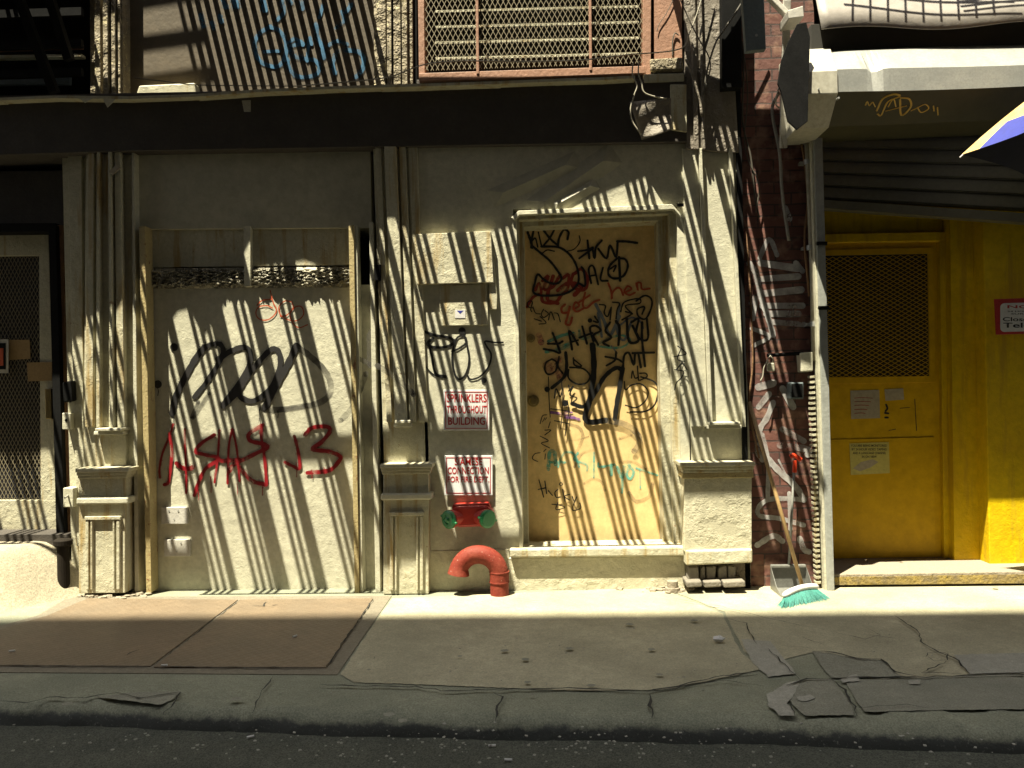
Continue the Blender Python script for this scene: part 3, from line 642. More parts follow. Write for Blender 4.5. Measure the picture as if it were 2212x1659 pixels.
# enamel signs
def sign(name, x0, y0, x1, y1, label, lines, skew=0):
    t = thing(name, label, 'sign', W((x0+x1)/2, y1, -.02))
    MB().rect(x0, y0, x1, y1, -.022, -.016).build('sign_plate', 'signwhite', t, bev=.002)
    b = MB(); yb = -.0225; w_ = 1.6
    for (a, c, d, e) in ((x0+4, y0+4, x1-4, y0+4+w_), (x0+4, y1-4-w_, x1-4, y1-4), (x0+4, y0+4+w_, x0+4+w_, y1-4-w_), (x1-4-w_, y0+4+w_, x1-4, y1-4-w_)): b.rect(a, c, d, e, yb-.0006, yb+.0003)
    b.build('border_line', 'signred', t)
    for (s_, px, py, ww, hh) in lines: text('lettering', s_, px, py, ww, hh, yb-.0008, 'signred', t, .017)
    q = MB()
    for (a, c) in ((x0+2.5, y0+2.5), (x1-2.5, y0+2.5)): q.dot((a, c), 1.2, yb-.002)
    q.build('screw', 'steel', t); return t
sign('enamel_sign', 958, 842, 1057, 930, 'upper white enamel sign with red SPRINKLERS THROUGHOUT BUILDING lettering', [('SPRINKLERS', 965, 851, 86, 18), ('THROUGHOUT', 965, 876, 86, 17), ('BUILDING', 968, 901, 80, 17)])
sign('enamel_sign', 960, 984, 1064, 1070, 'lower white enamel sign with red SIAMESE CONNECTION lettering above red inlets', [('SIAMESE', 982, 990, 60, 15), ('CONNECTION', 967, 1009, 89, 15), ('FOR FIRE DEPT.', 967, 1029, 90, 13)])
# siamese connection
fd = thing('fire_connection', 'red twin fire department inlet with two green caps on the wall', 'fire connection', W(1015, 1130, -.05))
s_ = 5.15/FP
c0 = W(1015, 1108, 0)
b = MB(); b.prism([(984, 1094), (1052, 1092), (1066, 1104), (1062, 1132), (1044, 1138), (992, 1140), (974, 1132), (972, 1106)], -.095, .0)
b.build('valve_body', 'red', fd, bev=.016)
b = MB(); b.prism([(978, 1090), (1056, 1087), (1060, 1097), (976, 1100)], -.078, .0); b.build('top_lip', 'red', fd, bev=.006)
for sg in (-1, 1):
    dr = Vector((sg*.62, -.72, -.05)).normalized(); a_ = c0+Vector((sg*.055, -.045, -.015))
    b = MB(); b.tube([a_, a_+dr*.07, a_+dr*.072, a_+dr*.088], .05, 24, rr=[.052, .05, .058, .058]); inl = b.build('inlet', 'red', fd, smooth=False, bev=.003)
    e_ = a_+dr*.088; b = MB(); b.tube([e_, e_+dr*.004, e_+dr*.022, e_+dr*.027], .06, 24, rr=[.052, .058, .058, .045])
    cp = b.build('green_cap', 'green', fd, bev=.002)
    b = MB(); up_ = Vector((0, 0, 1)); sd_ = dr.cross(up_).normalized()
    for k in range(2):
        ang = (.25, 3.39)[k]; v_ = sd_*math.cos(ang)+up_*math.sin(ang); q = e_+dr*.012+v_*.056; b.tube([q, q+v_*.016], .008, 10)
    b.build('lug', 'green', cp)
    if sg < 0:
        q = e_+dr*.027; b = MB(); b.tube([q, q+dr*.012], .018, 14, rr=[.02, .012]); b.tube([q+up_*.028+sd_*.01+dr*.004, q+sd_*.032+dr*.004, q-up_*.03+dr*.004], .004, 8); b.build('cap_boss', 'green', cp)
# bent red vent pipe
vp = thing('vent_pipe', 'faded red gooseneck vent pipe rising from the pavement below the signs', 'vent pipe', G(1078, 1290))
by = -.12; bx = G(1079, 1288).x; r = .058; top = W(1035, 1241, by).z; rad = (W(1079, 1200, by).x-W(990, 1200, by).x)/2
pts = [(bx, by, -.02), (bx, by, .05), (bx, by, top)] + [(bx-rad+rad*math.cos(a), by, top+rad*.98*math.sin(a)) for a in [math.pi*k/16 for k in range(1, 15)]]
e = pts[-1]; pts += [(e[0]-.004, by, e[2]-.02), (e[0]-.008, by, e[2]-.045)]
b = MB(); n_ = len(pts); b.tube([Vector(p) for p in pts], r, 28, rr=[r]*(n_-2)+[r*1.08, r*1.18], cap=False); b.tube([Vector(p) for p in reversed(pts)], r, 28, rr=[r*1.12, r*1.02]+[r*.94]*(n_-2), cap=False)
b.build('bent_pipe', 'orangered', vp, smooth=True)
b = MB()
for z in (top+.012, top-.05): b.tube([Vector((bx, by, z)), Vector((bx, by, z+.008))], r+.005, 28)
b.tube([Vector((bx, by, top-.05)), Vector((bx, by, top+.012))], r+.0025, 28, cap=False); b.build('coupling_ring', 'orangered', vp, bev=.001)
# letter-size boxes low on the infill wall
for i, (y0, lab) in enumerate(((1096, 'upper grey-white cover plate screwed low on the infill wall'), (1166, 'lower grey-white cover plate just above the pavement wall base'))):
    t = thing('cover_plate', lab, 'cover plate', W(377, y0+36, .06)); sh = 6*i
    MB().rect(348+sh, y0, 404+sh, y0+36, .055, .08).build('plate', 'whitemetal', t, bev=.003)
    b = MB().dot((365+sh, y0+8), 2, .0525).dot((385+sh, y0+8), 2, .0525).dot((376+sh, y0+26), 1.5, .0525); b.build('screw', 'steel', t)
# small things on the left
fix('lock_box', 'black', 'black padlocked latch on the pale board by the left door', 'padlock', ([(134, 826), (154, 822), (156, 866), (136, 870)], -.02, .06), bev=.008)
t = thing('outlet_box', 'cream outlet box under the black latch on the pale board', 'electrical box', W(148, 928, .03))
MB().rect(134, 892, 152, 928, -.01, .06).build('box_body', 'cream', t, bev=.005); MB().dot((143, 908), 3.5, -.012).build('keyhole', 'black', t)
t = thing('switch_box', 'cream switch box with a small lever sticking out', 'electrical box', W(158, 1100, .03))
MB().rect(136, 1054, 158, 1096, -.02, .06).build('box_body', 'cream', t, bev=.005); b = MB(); q = W(147, 1070, -.02); b.tube([q, q+Vector((.008, -.05, -.01))], .006, 8); b.build('lever', 'greypipe', t)
t = thing('door_notice', 'small dark notice with a red mark on the left mesh door', 'notice', W(8, 800, YL))
MB().rect(-30, 733, 18, 806, YL-.012, YL-.008).build('notice_frame', 'whitemetal', t); MB().rect(-26, 741, 12, 798, YL-.0145, YL-.0125).build('notice_face', 'black', t); MB().rect(-2, 752, 7, 790, YL-.016, YL-.0148).build('red_mark', 'orange', t)
# tape and plates
fix('metal_tag', 'zinc', 'small pale drilled metal tag on the dark fascia', 'tag', ([(522, 217), (541, 216), (541, 241), (527, 241)], FY-.006, FY), bev=.001)
fix('paper_tag', 'paper', 'crumpled tilted scrap of paper on the left pilaster', 'paper scrap', ([(234, 371), (252, 355), (261, 362), (243, 377)], -.065, -.058), bev=.001)
t = thing('sticker', 'small white and blue sticker under the raised plaster slab', 'sticker', W(993, 686, -.02))
MB().rect(983, 669, 1005, 687, -.0185, -.0165).build('sticker_paper', 'white', t); MB().prism([(987, 671), (1001, 671), (994, 678)], -.0192, -.0187).build('sticker_mark', 'umb_blue', t)
# capped standpipe on the ramp
t = thing('capped_pipe', 'dark capped pipe stub standing on the concrete ramp', 'pipe stub', G(135, 1215, .16))
q = W(137, 1212, -.06)
b = MB(); b.tube([q+Vector((0, 0, -.22)), q+Vector((0, 0, .10))], .037, 18); b.build('stub', 'soot', t)
b = MB(); b.tube([q+Vector((0, 0, .10)), q+Vector((0, 0, .105)), q+Vector((0, 0, .135)), q+Vector((0, 0, .145))], .052, 20, rr=[.044, .056, .056, .04]); b.build('cap', 'soot', t, bev=.003)
# pipe stub and rubble beside the base course
t = thing('drain_stub', 'short dusty drain pipe stub in rubble at the foot of the right pilaster', 'pipe stub', G(1453, 1278))
q = G(1453, 1279); b = MB(); b.tube([q+Vector((0, 0, -.02)), q+Vector((0, 0, .03)), q+Vector((0, 0, .031)), q+Vector((0, 0, .07))], .04, 18, rr=[.045, .045, .034, .034]); b.build('collar', 'debris', t)
def rubble(name, n, cx, cy, sx, sy, label, seed, m='debris', smin=.006, smax=.022):
    rr_ = random.Random(seed); b = MB()
    for i in range(n):
        p = G(cx+rr_.gauss(0, sx), cy+rr_.gauss(0, sy), .004); s1 = rr_.uniform(smin, smax)
        vs_ = [Vector((x*s1*rr_.uniform(.6, 1.2), y*s1*rr_.uniform(.6, 1.2), z*s1*rr_.uniform(.4, .8))) for x in (-1, 1) for y in (-1, 1) for z in (0, 1)]
        rt = Matrix.Rotation(rr_.uniform(0, 6), 3, 'Z'); b.add([p+rt@v for v in vs_], [(0, 1, 3, 2), (4, 6, 7, 5), (0, 4, 5, 1), (2, 3, 7, 6), (1, 5, 7, 3), (0, 2, 6, 4)])
    return b.build(name, m, None, label, 'rubble', kind='stuff', world=True, bev=.002)
rubble('rubble', 45, 1440, 1274, 34, 4, 'dusty rubble at the foot of the right pilaster', 2)
rubble('rubble', 60, 245, 1283, 36, 5, 'plaster crumbs at the foot of the left pilaster', 4)
rubble('grit', 260, 1000, 1610, 700, 22, 'grit scattered along the gutter', 6, 'patch', .002, .006)
rubble('grit', 120, 1100, 1400, 600, 60, 'fine grit on the pavement', 8, 'patch', .0015, .004)

# ================================================================ WRITING ON THE FRONT
def tagmesh(name, m, parent, y, strokes, dots=(), sharp=False):
    if m in ('spray', 'redspray', 'bluespray'):
        o_ = MB()
        for st in strokes: o_.stroke(st[0], st[1]*1.55+2, y-.0003, 0, sharp)
        o_.build('overspray', m+'_mist', parent); y -= .0035
    b = MB(); y -= .0008
    for st in strokes: b.stroke(st[0], st[1], y, st[2] if len(st) > 2 else 0, sharp)
    for d in dots: b.dot(d[:2], d[2], y)
    return b.build(name, m, parent)
inf = [o for o in A.children if o.name.startswith('infill_wall')][0]
wp = [o for o in A.children if o.name.startswith('wall_panel')][0]
YI = .08
tagmesh('graffiti_tag', 'spray', inf, YI, [
    ([(372, 893), (378, 862), (398, 818), (424, 772), (442, 750)], 14), ([(442, 750), (458, 744), (476, 744), (482, 762), (466, 795), (444, 828), (420, 858)], 11),
    ([(470, 776), (500, 758), (528, 750), (541, 766), (534, 800), (508, 840), (482, 874)], 12),
    ([(482, 877), (510, 850), (538, 808), (562, 778), (588, 754), (604, 764), (603, 800), (582, 842), (548, 866), (520, 858), (515, 840)], 12),
    ([(572, 880), (600, 826), (622, 786), (640, 747)], 15)], [(341, 830, 9), (376, 750, 9)])
tagmesh('graffiti_tag', 'sprayfade', inf, YI-.001, [([(640, 747), (668, 768), (698, 796), (713, 824), (712, 850), (690, 870), (640, 880), (590, 886), (566, 882)], 13),
    ([(428, 868), (415, 905), (452, 850)], 9)])
tagmesh('graffiti_tag', 'redspray', inf, YI-.002, [(KR(p), w_) for p, w_ in (
    ([(1460, 400), (1430, 500), (1370, 650), (1345, 780), (1350, 850)], 5), ([(1430, 480), (1450, 620), (1440, 760), (1420, 890), (1385, 910)], 7),
    ([(1560, 440), (1560, 600), (1570, 760), (1570, 980)], 5), ([(1490, 730), (1540, 770), (1600, 775), (1630, 760)], 10),
    ([(1850, 450), (1840, 650), (1810, 890)], 5), ([(1810, 490), (1700, 560), (1650, 630), (1720, 655), (1850, 690), (1740, 770), (1680, 880), (1640, 1000)], 8),
    ([(1960, 440), (1930, 600), (1920, 900)], 5), ([(1960, 440), (2000, 620), (2020, 880)], 5), ([(1870, 710), (2020, 700)], 9))] +
    [(KS(p), w_) for p, w_ in (([(140, 410), (130, 500), (160, 700), (175, 910)], 7), ([(140, 410), (30, 480), (40, 540), (160, 570), (180, 600), (100, 640), (0, 690), (-100, 740), (-140, 800)], 9),
    ([(-60, 760), (20, 850), (80, 890), (170, 910)], 9), ([(410, 500), (440, 620), (455, 770), (400, 755), (330, 720)], 7),
    ([(500, 490), (560, 430), (680, 420), (710, 460), (640, 550), (560, 610), (700, 630), (795, 670), (780, 720), (700, 790), (520, 810)], 9))])
tagmesh('paint_drips', 'redspray', inf, YI-.002, [([(x, y), (x+1, y+l/2), (x+1, y+l)], 1.6) for x, y, l in ((402, 1035, 26), (455, 1030, 34), (512, 1045, 22), (566, 1040, 30), (640, 1000, 30), (673, 1015, 18), (700, 1010, 14), (428, 1060, 20))])
tagmesh('paint_drips', 'spray', inf, YI-.001, [([(x, y), (x+1, y+l/2), (x, y+l)], 1.5) for x, y, l in ((374, 895, 22), (486, 878, 18), (560, 884, 26), (600, 888, 14), (341, 838, 16))])
tagmesh('graffiti_tag', 'orange', inf, YI-.003, [(KC(p), 2.6) for p in (
    [(205, 860), (230, 960), (258, 1020), (240, 1070), (180, 1110), (110, 1100), (85, 1050), (110, 1000), (180, 990), (225, 1010)], [(95, 985), (140, 945), (225, 935)],
    [(390, 960), (330, 950), (280, 1000), (295, 1070), (370, 1112), (440, 1112), (488, 1060), (470, 1000), (420, 1000), (372, 1060), (400, 1140), (450, 1175), (520, 1150)], [(390, 960), (398, 1010), (345, 1070), (290, 1080)])])
tagmesh('graffiti_tag', 'sprayfade', wp, -.062, [([(815, 790), (850, 812), (878, 836), (893, 852)], 12)])
tagmesh('graffiti_tag', 'sprayfade', inf, -.0, [([(800, 790), (798, 730), (806, 712)], 13), ([(736, 908), (762, 880), (778, 840), (790, 808)], 13), ([(762, 768), (782, 778), (806, 790)], 10)])
tagmesh('graffiti_tag', 'ink', wp, -.003, [(KC(p), w_) for p, w_ in (
    ([(1495, 1205), (1600, 1240), (1700, 1255), (1760, 1290), (1700, 1335), (1580, 1340), (1530, 1310), (1580, 1265)], 6), ([(1540, 1300), (1570, 1420), (1600, 1560), (1690, 1585)], 5),
    ([(1510, 1285), (1480, 1370), (1505, 1480), (1590, 1575), (1700, 1600)], 3), ([(1740, 1375), (1800, 1350), (1860, 1300), (1840, 1245), (1780, 1265), (1745, 1380), (1745, 1480), (1770, 1580), (1810, 1610), (1860, 1560), (1885, 1450), (1868, 1330), (1848, 1262)], 4.5),
    ([(1870, 1580), (1900, 1612), (1980, 1585), (2050, 1500), (2070, 1400), (2030, 1330), (2020, 1290), (2100, 1300), (2170, 1300)], 4))], [(*KC([(1825, 1203)])[0], 8), (*KC([(2010, 1620)])[0], 6)])
tagmesh('graffiti_tag', 'ink', P3, -.026, [(KD(p), 2.4) for p in ([(1570, 1330), (1630, 1375), (1635, 1400), (1540, 1420)], [(1600, 1350), (1570, 1440), (1630, 1460)], [(1610, 1465), (1560, 1530), (1610, 1480), (1650, 1530)], [(1545, 1530), (1620, 1545), (1600, 1600), (1560, 1640), (1545, 1700)])])
# door: upper half
y_ = YD
def T(m, k, sts, dots=(), dy=0.): tagmesh('graffiti_tag', m, D, YD-dy, [(k(p), w_) for p, w_ in sts], dots)
T('pinkspray', KD, [([(470, 1500), (520, 1540), (560, 1450), (590, 1600)], 22), ([(400, 1240), (420, 1300)], 14)], dy=.0)
T('aqua', KD, [([(460, 1380), (620, 1340), (700, 1230), (600, 1240), (480, 1290)], 7), ([(740, 1200), (760, 1270), (900, 1230)], 6), ([(830, 1310), (960, 1340), (1100, 1340), (1170, 1280), (1100, 1240), (1000, 1260), (900, 1310)], 5), ([(560, 1350), (640, 1330)], 12)], dy=.0008)
T('greyblue', KD, [([(880, 980), (950, 1120), (1000, 1240), (1080, 1080)], 7), ([(900, 1050), (930, 1250)], 6), ([(1080, 980), (1060, 1200), (1120, 1280), (1180, 1120)], 5), ([(1090, 1150), (1180, 1090), (1260, 1130), (1280, 1180)], 4), ([(1010, 1330), (1060, 1390)], 3)], dy=.0016)
T('redmark', KD, [([(300, 1000), (340, 930), (380, 900), (420, 880), (400, 800), (370, 860)], 6), ([(430, 780), (480, 740), (440, 850), (520, 830), (560, 760), (580, 730)], 7), ([(520, 740), (470, 930), (560, 970)], 8), ([(600, 760), (650, 730), (640, 850), (590, 900), (540, 960), (440, 960), (420, 900)], 7), ([(690, 720), (670, 800), (720, 850), (790, 850), (810, 760), (760, 680), (700, 720)], 7), ([(560, 860), (650, 800), (760, 830), (700, 900)], 9)], dy=.0024)
T('orange', KD, [([(620, 980), (590, 1010), (600, 1050), (650, 1040), (660, 990), (640, 1090), (625, 1140), (660, 1150), (680, 1090)], 5), ([(690, 1020), (740, 990), (710, 960), (690, 1010), (720, 1040), (780, 1010)], 4.5), ([(790, 880), (770, 980), (800, 1010), (860, 960), (910, 940)], 4.5), ([(740, 960), (830, 900)], 4),
    ([(985, 800), (1010, 870), (1015, 935), (1020, 880), (1060, 840), (1090, 850), (1110, 900)], 4.5), ([(1120, 880), (1180, 850), (1150, 825), (1120, 870), (1160, 900), (1210, 880)], 4.2), ([(1220, 800), (1235, 860), (1230, 800), (1260, 800), (1270, 850), (1335, 845)], 4.2)], dy=.0036)
T('ink', KD, [([(305, 370), (330, 440), (345, 500)], 6), ([(355, 350), (340, 430), (335, 500)], 5), ([(345, 440), (370, 420), (390, 495)], 3.5), ([(395, 370), (420, 480)], 3.5), ([(440, 355), (500, 430), (560, 480)], 5), ([(540, 330), (490, 420), (440, 480)], 4.5), ([(640, 430), (650, 370), (610, 350), (570, 420), (560, 490)], 5),
    ([(350, 490), (420, 550), (490, 610), (560, 700), (590, 760), (560, 800), (500, 800), (440, 770), (390, 725), (365, 800), (352, 860), (370, 890), (440, 905), (560, 900), (640, 880), (700, 840), (735, 780), (725, 680), (690, 600), (640, 540), (560, 495), (420, 490)], 5),
    ([(425, 550), (470, 520), (530, 530)], 3), ([(740, 400), (745, 450), (700, 510), (640, 530)], 2.5),
    ([(810, 440), (825, 590)], 5), ([(730, 530), (800, 520), (860, 500), (740, 590)], 4.5), ([(930, 440), (880, 500), (870, 590), (850, 500)], 5), ([(900, 510), (970, 590), (1000, 480), (1050, 580), (1065, 445)], 5), ([(1060, 447), (1140, 448), (1228, 460)], 5.5),
    ([(735, 800), (790, 820), (780, 700), (760, 665)], 5), ([(840, 800), (820, 680), (860, 660), (900, 810)], 4.5), ([(830, 740), (880, 730)], 4), ([(940, 670), (920, 770), (980, 780)], 4.5), ([(1085, 780), (1075, 580)], 5.5), ([(1075, 590), (1130, 600), (1150, 660), (1110, 740), (1030, 760), (985, 720), (1000, 650), (1060, 590)], 5), ([(1000, 680), (1050, 650), (1030, 700)], 4),
    ([(350, 1010), (310, 1000), (300, 970), (320, 950), (345, 960), (330, 1020), (340, 1040)], 2.4), ([(350, 1000), (370, 1050), (410, 1060)], 2.4), ([(440, 1020), (420, 1060), (440, 1090), (480, 1060), (450, 1030)], 2.4), ([(480, 1110), (500, 1040), (530, 1110)], 2.4), ([(530, 1050), (560, 1060), (580, 1125)], 2.4), ([(360, 1100), (420, 1120)], 2.2), ([(410, 1080), (460, 1135), (400, 1145)], 2.2),
    ([(515, 1220), (560, 1330), (580, 1385)], 5), ([(475, 1310), (560, 1310), (600, 1290)], 5), ([(440, 1355), (520, 1370), (570, 1390)], 5), ([(680, 1360), (655, 1200), (730, 1320)], 5), ([(665, 1300), (730, 1280)], 4), ([(765, 1165), (805, 1310)], 5), ([(740, 1260), (850, 1220)], 4.5), ([(860, 1290), (830, 1180), (880, 1160), (920, 1200), (860, 1240), (900, 1320)], 5),
    ([(910, 980), (960, 990), (950, 1050), (980, 1080), (1010, 1000), (1000, 1110)], 3.2), ([(1020, 960), (1080, 970), (1060, 1020), (1050, 1100)], 3.2), ([(1090, 1040), (1120, 960), (1240, 930), (1250, 970), (1130, 990), (1190, 1060)], 3.2), ([(1220, 950), (1290, 905), (1345, 930), (1350, 1000), (1300, 1100), (1240, 1080), (1230, 1020), (1290, 1000), (1270, 1060)], 4), ([(1100, 1110), (1180, 1060), (1130, 1040)], 3.5),
    ([(1180, 1130), (1240, 1100), (1220, 1220), (1270, 1280), (1320, 1260), (1310, 1100)], 5), ([(1270, 1130), (1270, 1280), (1295, 1500)], 5.5), ([(1000, 1130), (960, 1200), (1010, 1260), (940, 1300), (990, 1330)], 5), ([(1050, 1120), (1080, 1180), (1070, 1320)], 6), ([(1140, 1100), (1160, 1290), (1240, 1280), (1190, 1160)], 6), ([(870, 1080), (900, 1130), (860, 1120)], 4),
    ([(960, 1420), (1060, 1440), (1110, 1470)], 4.5), ([(970, 1495), (1040, 1450), (1050, 1380)], 4.5), ([(1110, 1500), (1120, 1410), (1160, 1390), (1200, 1490), (1210, 1390)], 5), ([(1190, 1390), (1370, 1385)], 5.5), ([(1240, 1400), (1260, 1510)], 5),
    ([(510, 1440), (460, 1470), (450, 1530), (480, 1570), (540, 1540), (550, 1470), (510, 1440)], 4), ([(570, 1420), (560, 1500), (600, 1560)], 4), ([(690, 1430), (700, 1490), (760, 1500), (690, 1440)], 3.5), ([(660, 1510), (770, 1520), (830, 1580), (800, 1640), (720, 1650), (650, 1600), (650, 1530)], 4),
    ([(1180, 1600), (1190, 1540), (1210, 1600), (1240, 1590)], 3), ([(1230, 1500), (1240, 1620)], 3), ([(1250, 1560), (1300, 1560), (1310, 1590), (1250, 1620)], 3)],
    [(*KD([(830, 1115)])[0], 5)], dy=.0042)
BK = lambda p: p
T('ink', BK, [([(1280, 745), (1283, 790), (1280, 830), (1274, 862), (1264, 900), (1275, 912), (1308, 908)], 12), ([(1345, 795), (1338, 840), (1332, 875), (1328, 905)], 10), ([(1236, 872), (1262, 878), (1285, 850), (1305, 815), (1330, 795), (1345, 800)], 9), ([(1222, 762), (1224, 790), (1218, 815), (1192, 838)], 7)], [(1182, 841, 6), (1221, 871, 7)], dy=.0105)
T('sprayfade', BK, [([(1308, 908), (1345, 915), (1372, 932), (1382, 955), (1370, 975)], 13)], dy=.0112)
T('ink', KE, [([(480, 0), (485, 180), (495, 340)], 2), ([(590, 30), (600, 200), (585, 440)], 2), ([(640, 200), (650, 300), (620, 500)], 2.2), ([(500, 270), (660, 290)], 2), ([(530, 370), (650, 395)], 2), ([(480, 430), (495, 380)], 2),
    ([(530, 180), (545, 100), (580, 170), (600, 100)], 3), ([(650, 120), (690, 80), (660, 150), (720, 180), (680, 220)], 3),
    ([(1120, 40), (1130, 110), (1180, 70), (1260, 60), (1320, 120), (1300, 200), (1220, 260), (1130, 240)], 3), ([(1260, 0), (1370, 40), (1405, 110), (1380, 230), (1300, 290), (1170, 297)], 3.6),
    ([(410, 395), (430, 330), (465, 320)], 2), ([(430, 380), (450, 345)], 1.6), ([(450, 365), (465, 345)], 1.6), ([(490, 600), (420, 560), (480, 540), (410, 500)], 2.2), ([(450, 490), (500, 450), (450, 450)], 2.2), ([(440, 630), (460, 610)], 2), ([(455, 650), (450, 695)], 2), ([(390, 715), (345, 690), (365, 650), (410, 640)], 2),
    ([(400, 870), (440, 1015)], 2.6), ([(450, 880), (465, 985)], 2.6), ([(395, 950), (460, 935)], 2.6), ([(480, 960), (500, 985), (515, 1000)], 2.4), ([(560, 950), (535, 975), (545, 1015), (580, 1015)], 2.6), ([(600, 950), (620, 1050)], 2.6), ([(660, 990), (615, 1010), (660, 1040)], 2.4), ([(680, 1010), (700, 1050), (720, 1010), (680, 1120), (750, 1110), (745, 1065)], 2.4),
    ([(510, 1075), (560, 1080), (620, 1100), (545, 1120), (560, 1060)], 2.2), ([(585, 890), (600, 905), (585, 918), (572, 905), (585, 890)], 2), ([(650, 70), (660, 120)], 2.4)], dy=.0118)
T('aqua', KE, [([(480, 780), (490, 640), (530, 640), (540, 740)], 8), ([(560, 760), (590, 680), (620, 640), (680, 640), (720, 700), (740, 760)], 5), ([(490, 720), (620, 720)], 6), ([(730, 640), (700, 700), (800, 740), (805, 790)], 5), ([(865, 640), (862, 850)], 4), ([(900, 730), (910, 760), (1040, 740)], 5), ([(1010, 740), (1010, 830)], 7), ([(1060, 760), (1100, 850), (1120, 750)], 7), ([(1105, 850), (1100, 980)], 5), ([(1150, 740), (1200, 800), (1170, 860), (1140, 820), (1170, 740)], 6), ([(1220, 770), (1400, 830)], 5), ([(1250, 780), (1255, 940)], 3)], dy=.001)
T('purple', KE, [([(500, 300), (620, 320), (740, 360)], 6), ([(620, 345), (700, 345)], 5), ([(590, 300), (680, 300)], 3)], dy=.003)
T('fadedtan', KE, [([(660, 400), (740, 430), (770, 500), (740, 590), (700, 660)], 7), ([(860, 620), (760, 650), (700, 760)], 6), ([(780, 900), (860, 860), (930, 890), (960, 960)], 6), ([(1080, 720), (1200, 720), (1300, 780)], 6), ([(1160, 980), (1220, 1050), (1330, 1010), (1360, 900)], 8), ([(1080, 520), (1180, 490)], 5), ([(640, 540), (720, 530), (820, 500)], 2.5)], dy=.0003)
# blue spray on the upper board
ub = [o for o in A.children if o.name.startswith('upper_panel')][0]
KU = lambda p: K(354, 0, .24, p)
tagmesh('graffiti_tag', 'bluespray', ub, .10, [(KU(p), w_) for p, w_ in (
    ([(960, 240), (860, 300), (815, 400), (850, 530), (940, 590), (1040, 590), (1100, 480), (1090, 350), (1030, 270), (960, 245)], 9), ([(900, 465), (1040, 460)], 7),
    ([(1130, 380), (1180, 350), (1260, 400), (1200, 400), (1130, 420)], 8), ([(1130, 450), (1180, 510), (1280, 530), (1370, 550), (1400, 620), (1350, 680), (1210, 690), (1130, 620), (1110, 530)], 9),
    ([(1370, 220), (1380, 330), (1430, 430), (1440, 520)], 10), ([(1430, 50), (1400, 160)], 7), ([(1480, 410), (1560, 370), (1650, 400)], 8), ([(1560, 460), (1520, 570), (1540, 660)], 9),
    ([(1640, 450), (1760, 470), (1800, 540), (1780, 640), (1730, 690)], 10), ([(1600, 100), (1620, 190), (1550, 250)], 7), ([(640, 0), (650, 60)], 14), ([(890, 0), (910, 90)], 14), ([(530, 0), (560, 70)], 9), ([(1240, 20), (1250, 80)], 9), ([(1060, 0), (1080, 110), (1020, 180)], 9), ([(1130, 0), (1150, 30)], 9), ([(330, 130), (360, 240)], 8), ([(430, 200), (450, 260)], 8), ([(500, 140), (520, 200)], 9), ([(1690, 40), (1640, 110)], 8), ([(1290, 550), (1310, 340), (1330, 400)], 7))])

# ================================================================ CABLES ON THE FRONT
def cable(label, pts, r, m='cable', y=-.08, ys=None):
    P = [W(a, b_, (ys[i] if ys else y)) for i, (a, b_) in enumerate(pts)]
    b = MB(); b.tube(b.smooth_pts(P, 6), r, 7); return b.build('cable', m, None, label, 'cable', 'cables strung over the shopfront', smooth=True)
cable('pale wire sagging across the sill of the mesh window', [(640, 186), (760, 176), (845, 165), (915, 140), (1000, 132), (1130, 133), (1240, 131), (1275, 128), (1360, 118), (1468, 106), (1490, 70), (1512, 10), (1530, -60)], .004, 'cablelight', -.09)
cable('thin dark wire lying along the ledge over the fascia', [(290, 168), (350, 175), (420, 183), (520, 185), (640, 186)], .003, 'cable', -.08)
cable('looped pair of cables hanging over the bent flap', [(1368, 134), (1366, 160), (1376, 185), (1370, 205), (1362, 235), (1366, 262), (1385, 290)], .0045, 'cablelight', -.14)
cable('second looped cable hanging over the bent flap', [(1380, 132), (1379, 158), (1386, 180), (1392, 200), (1420, 210), (1440, 213)], .0045, 'cablelight', -.14)
cable('dark cable running down the upper right pilaster', [(1470, 0), (1490, 45), (1510, 85), (1530, 120), (1534, 150), (1520, 200)], .004, 'cable', -.10)
cable('cable crossing the upper right pilaster to the blue-grey plate', [(1520, 205), (1528, 150), (1545, 95), (1560, 70), (1600, 10), (1630, -50)], .006, 'cable', -.12)
cable('thin drooping wire on the pink panel', [(1454, 0), (1440, 28), (1424, 52), (1419, 68)], .0022, 'cable', -.03)
cable('thick old cable slanting past the cornice of the right pilaster', [(1482, 128), (1492, 150), (1500, 175), (1512, 215), (1516, 250)], .009, 'greybrown', -.10)
cable('short bent cable stub on the pink panel', [(1453, 124), (1453, 90), (1458, 72), (1466, 76)], .004, 'cable', -.03)

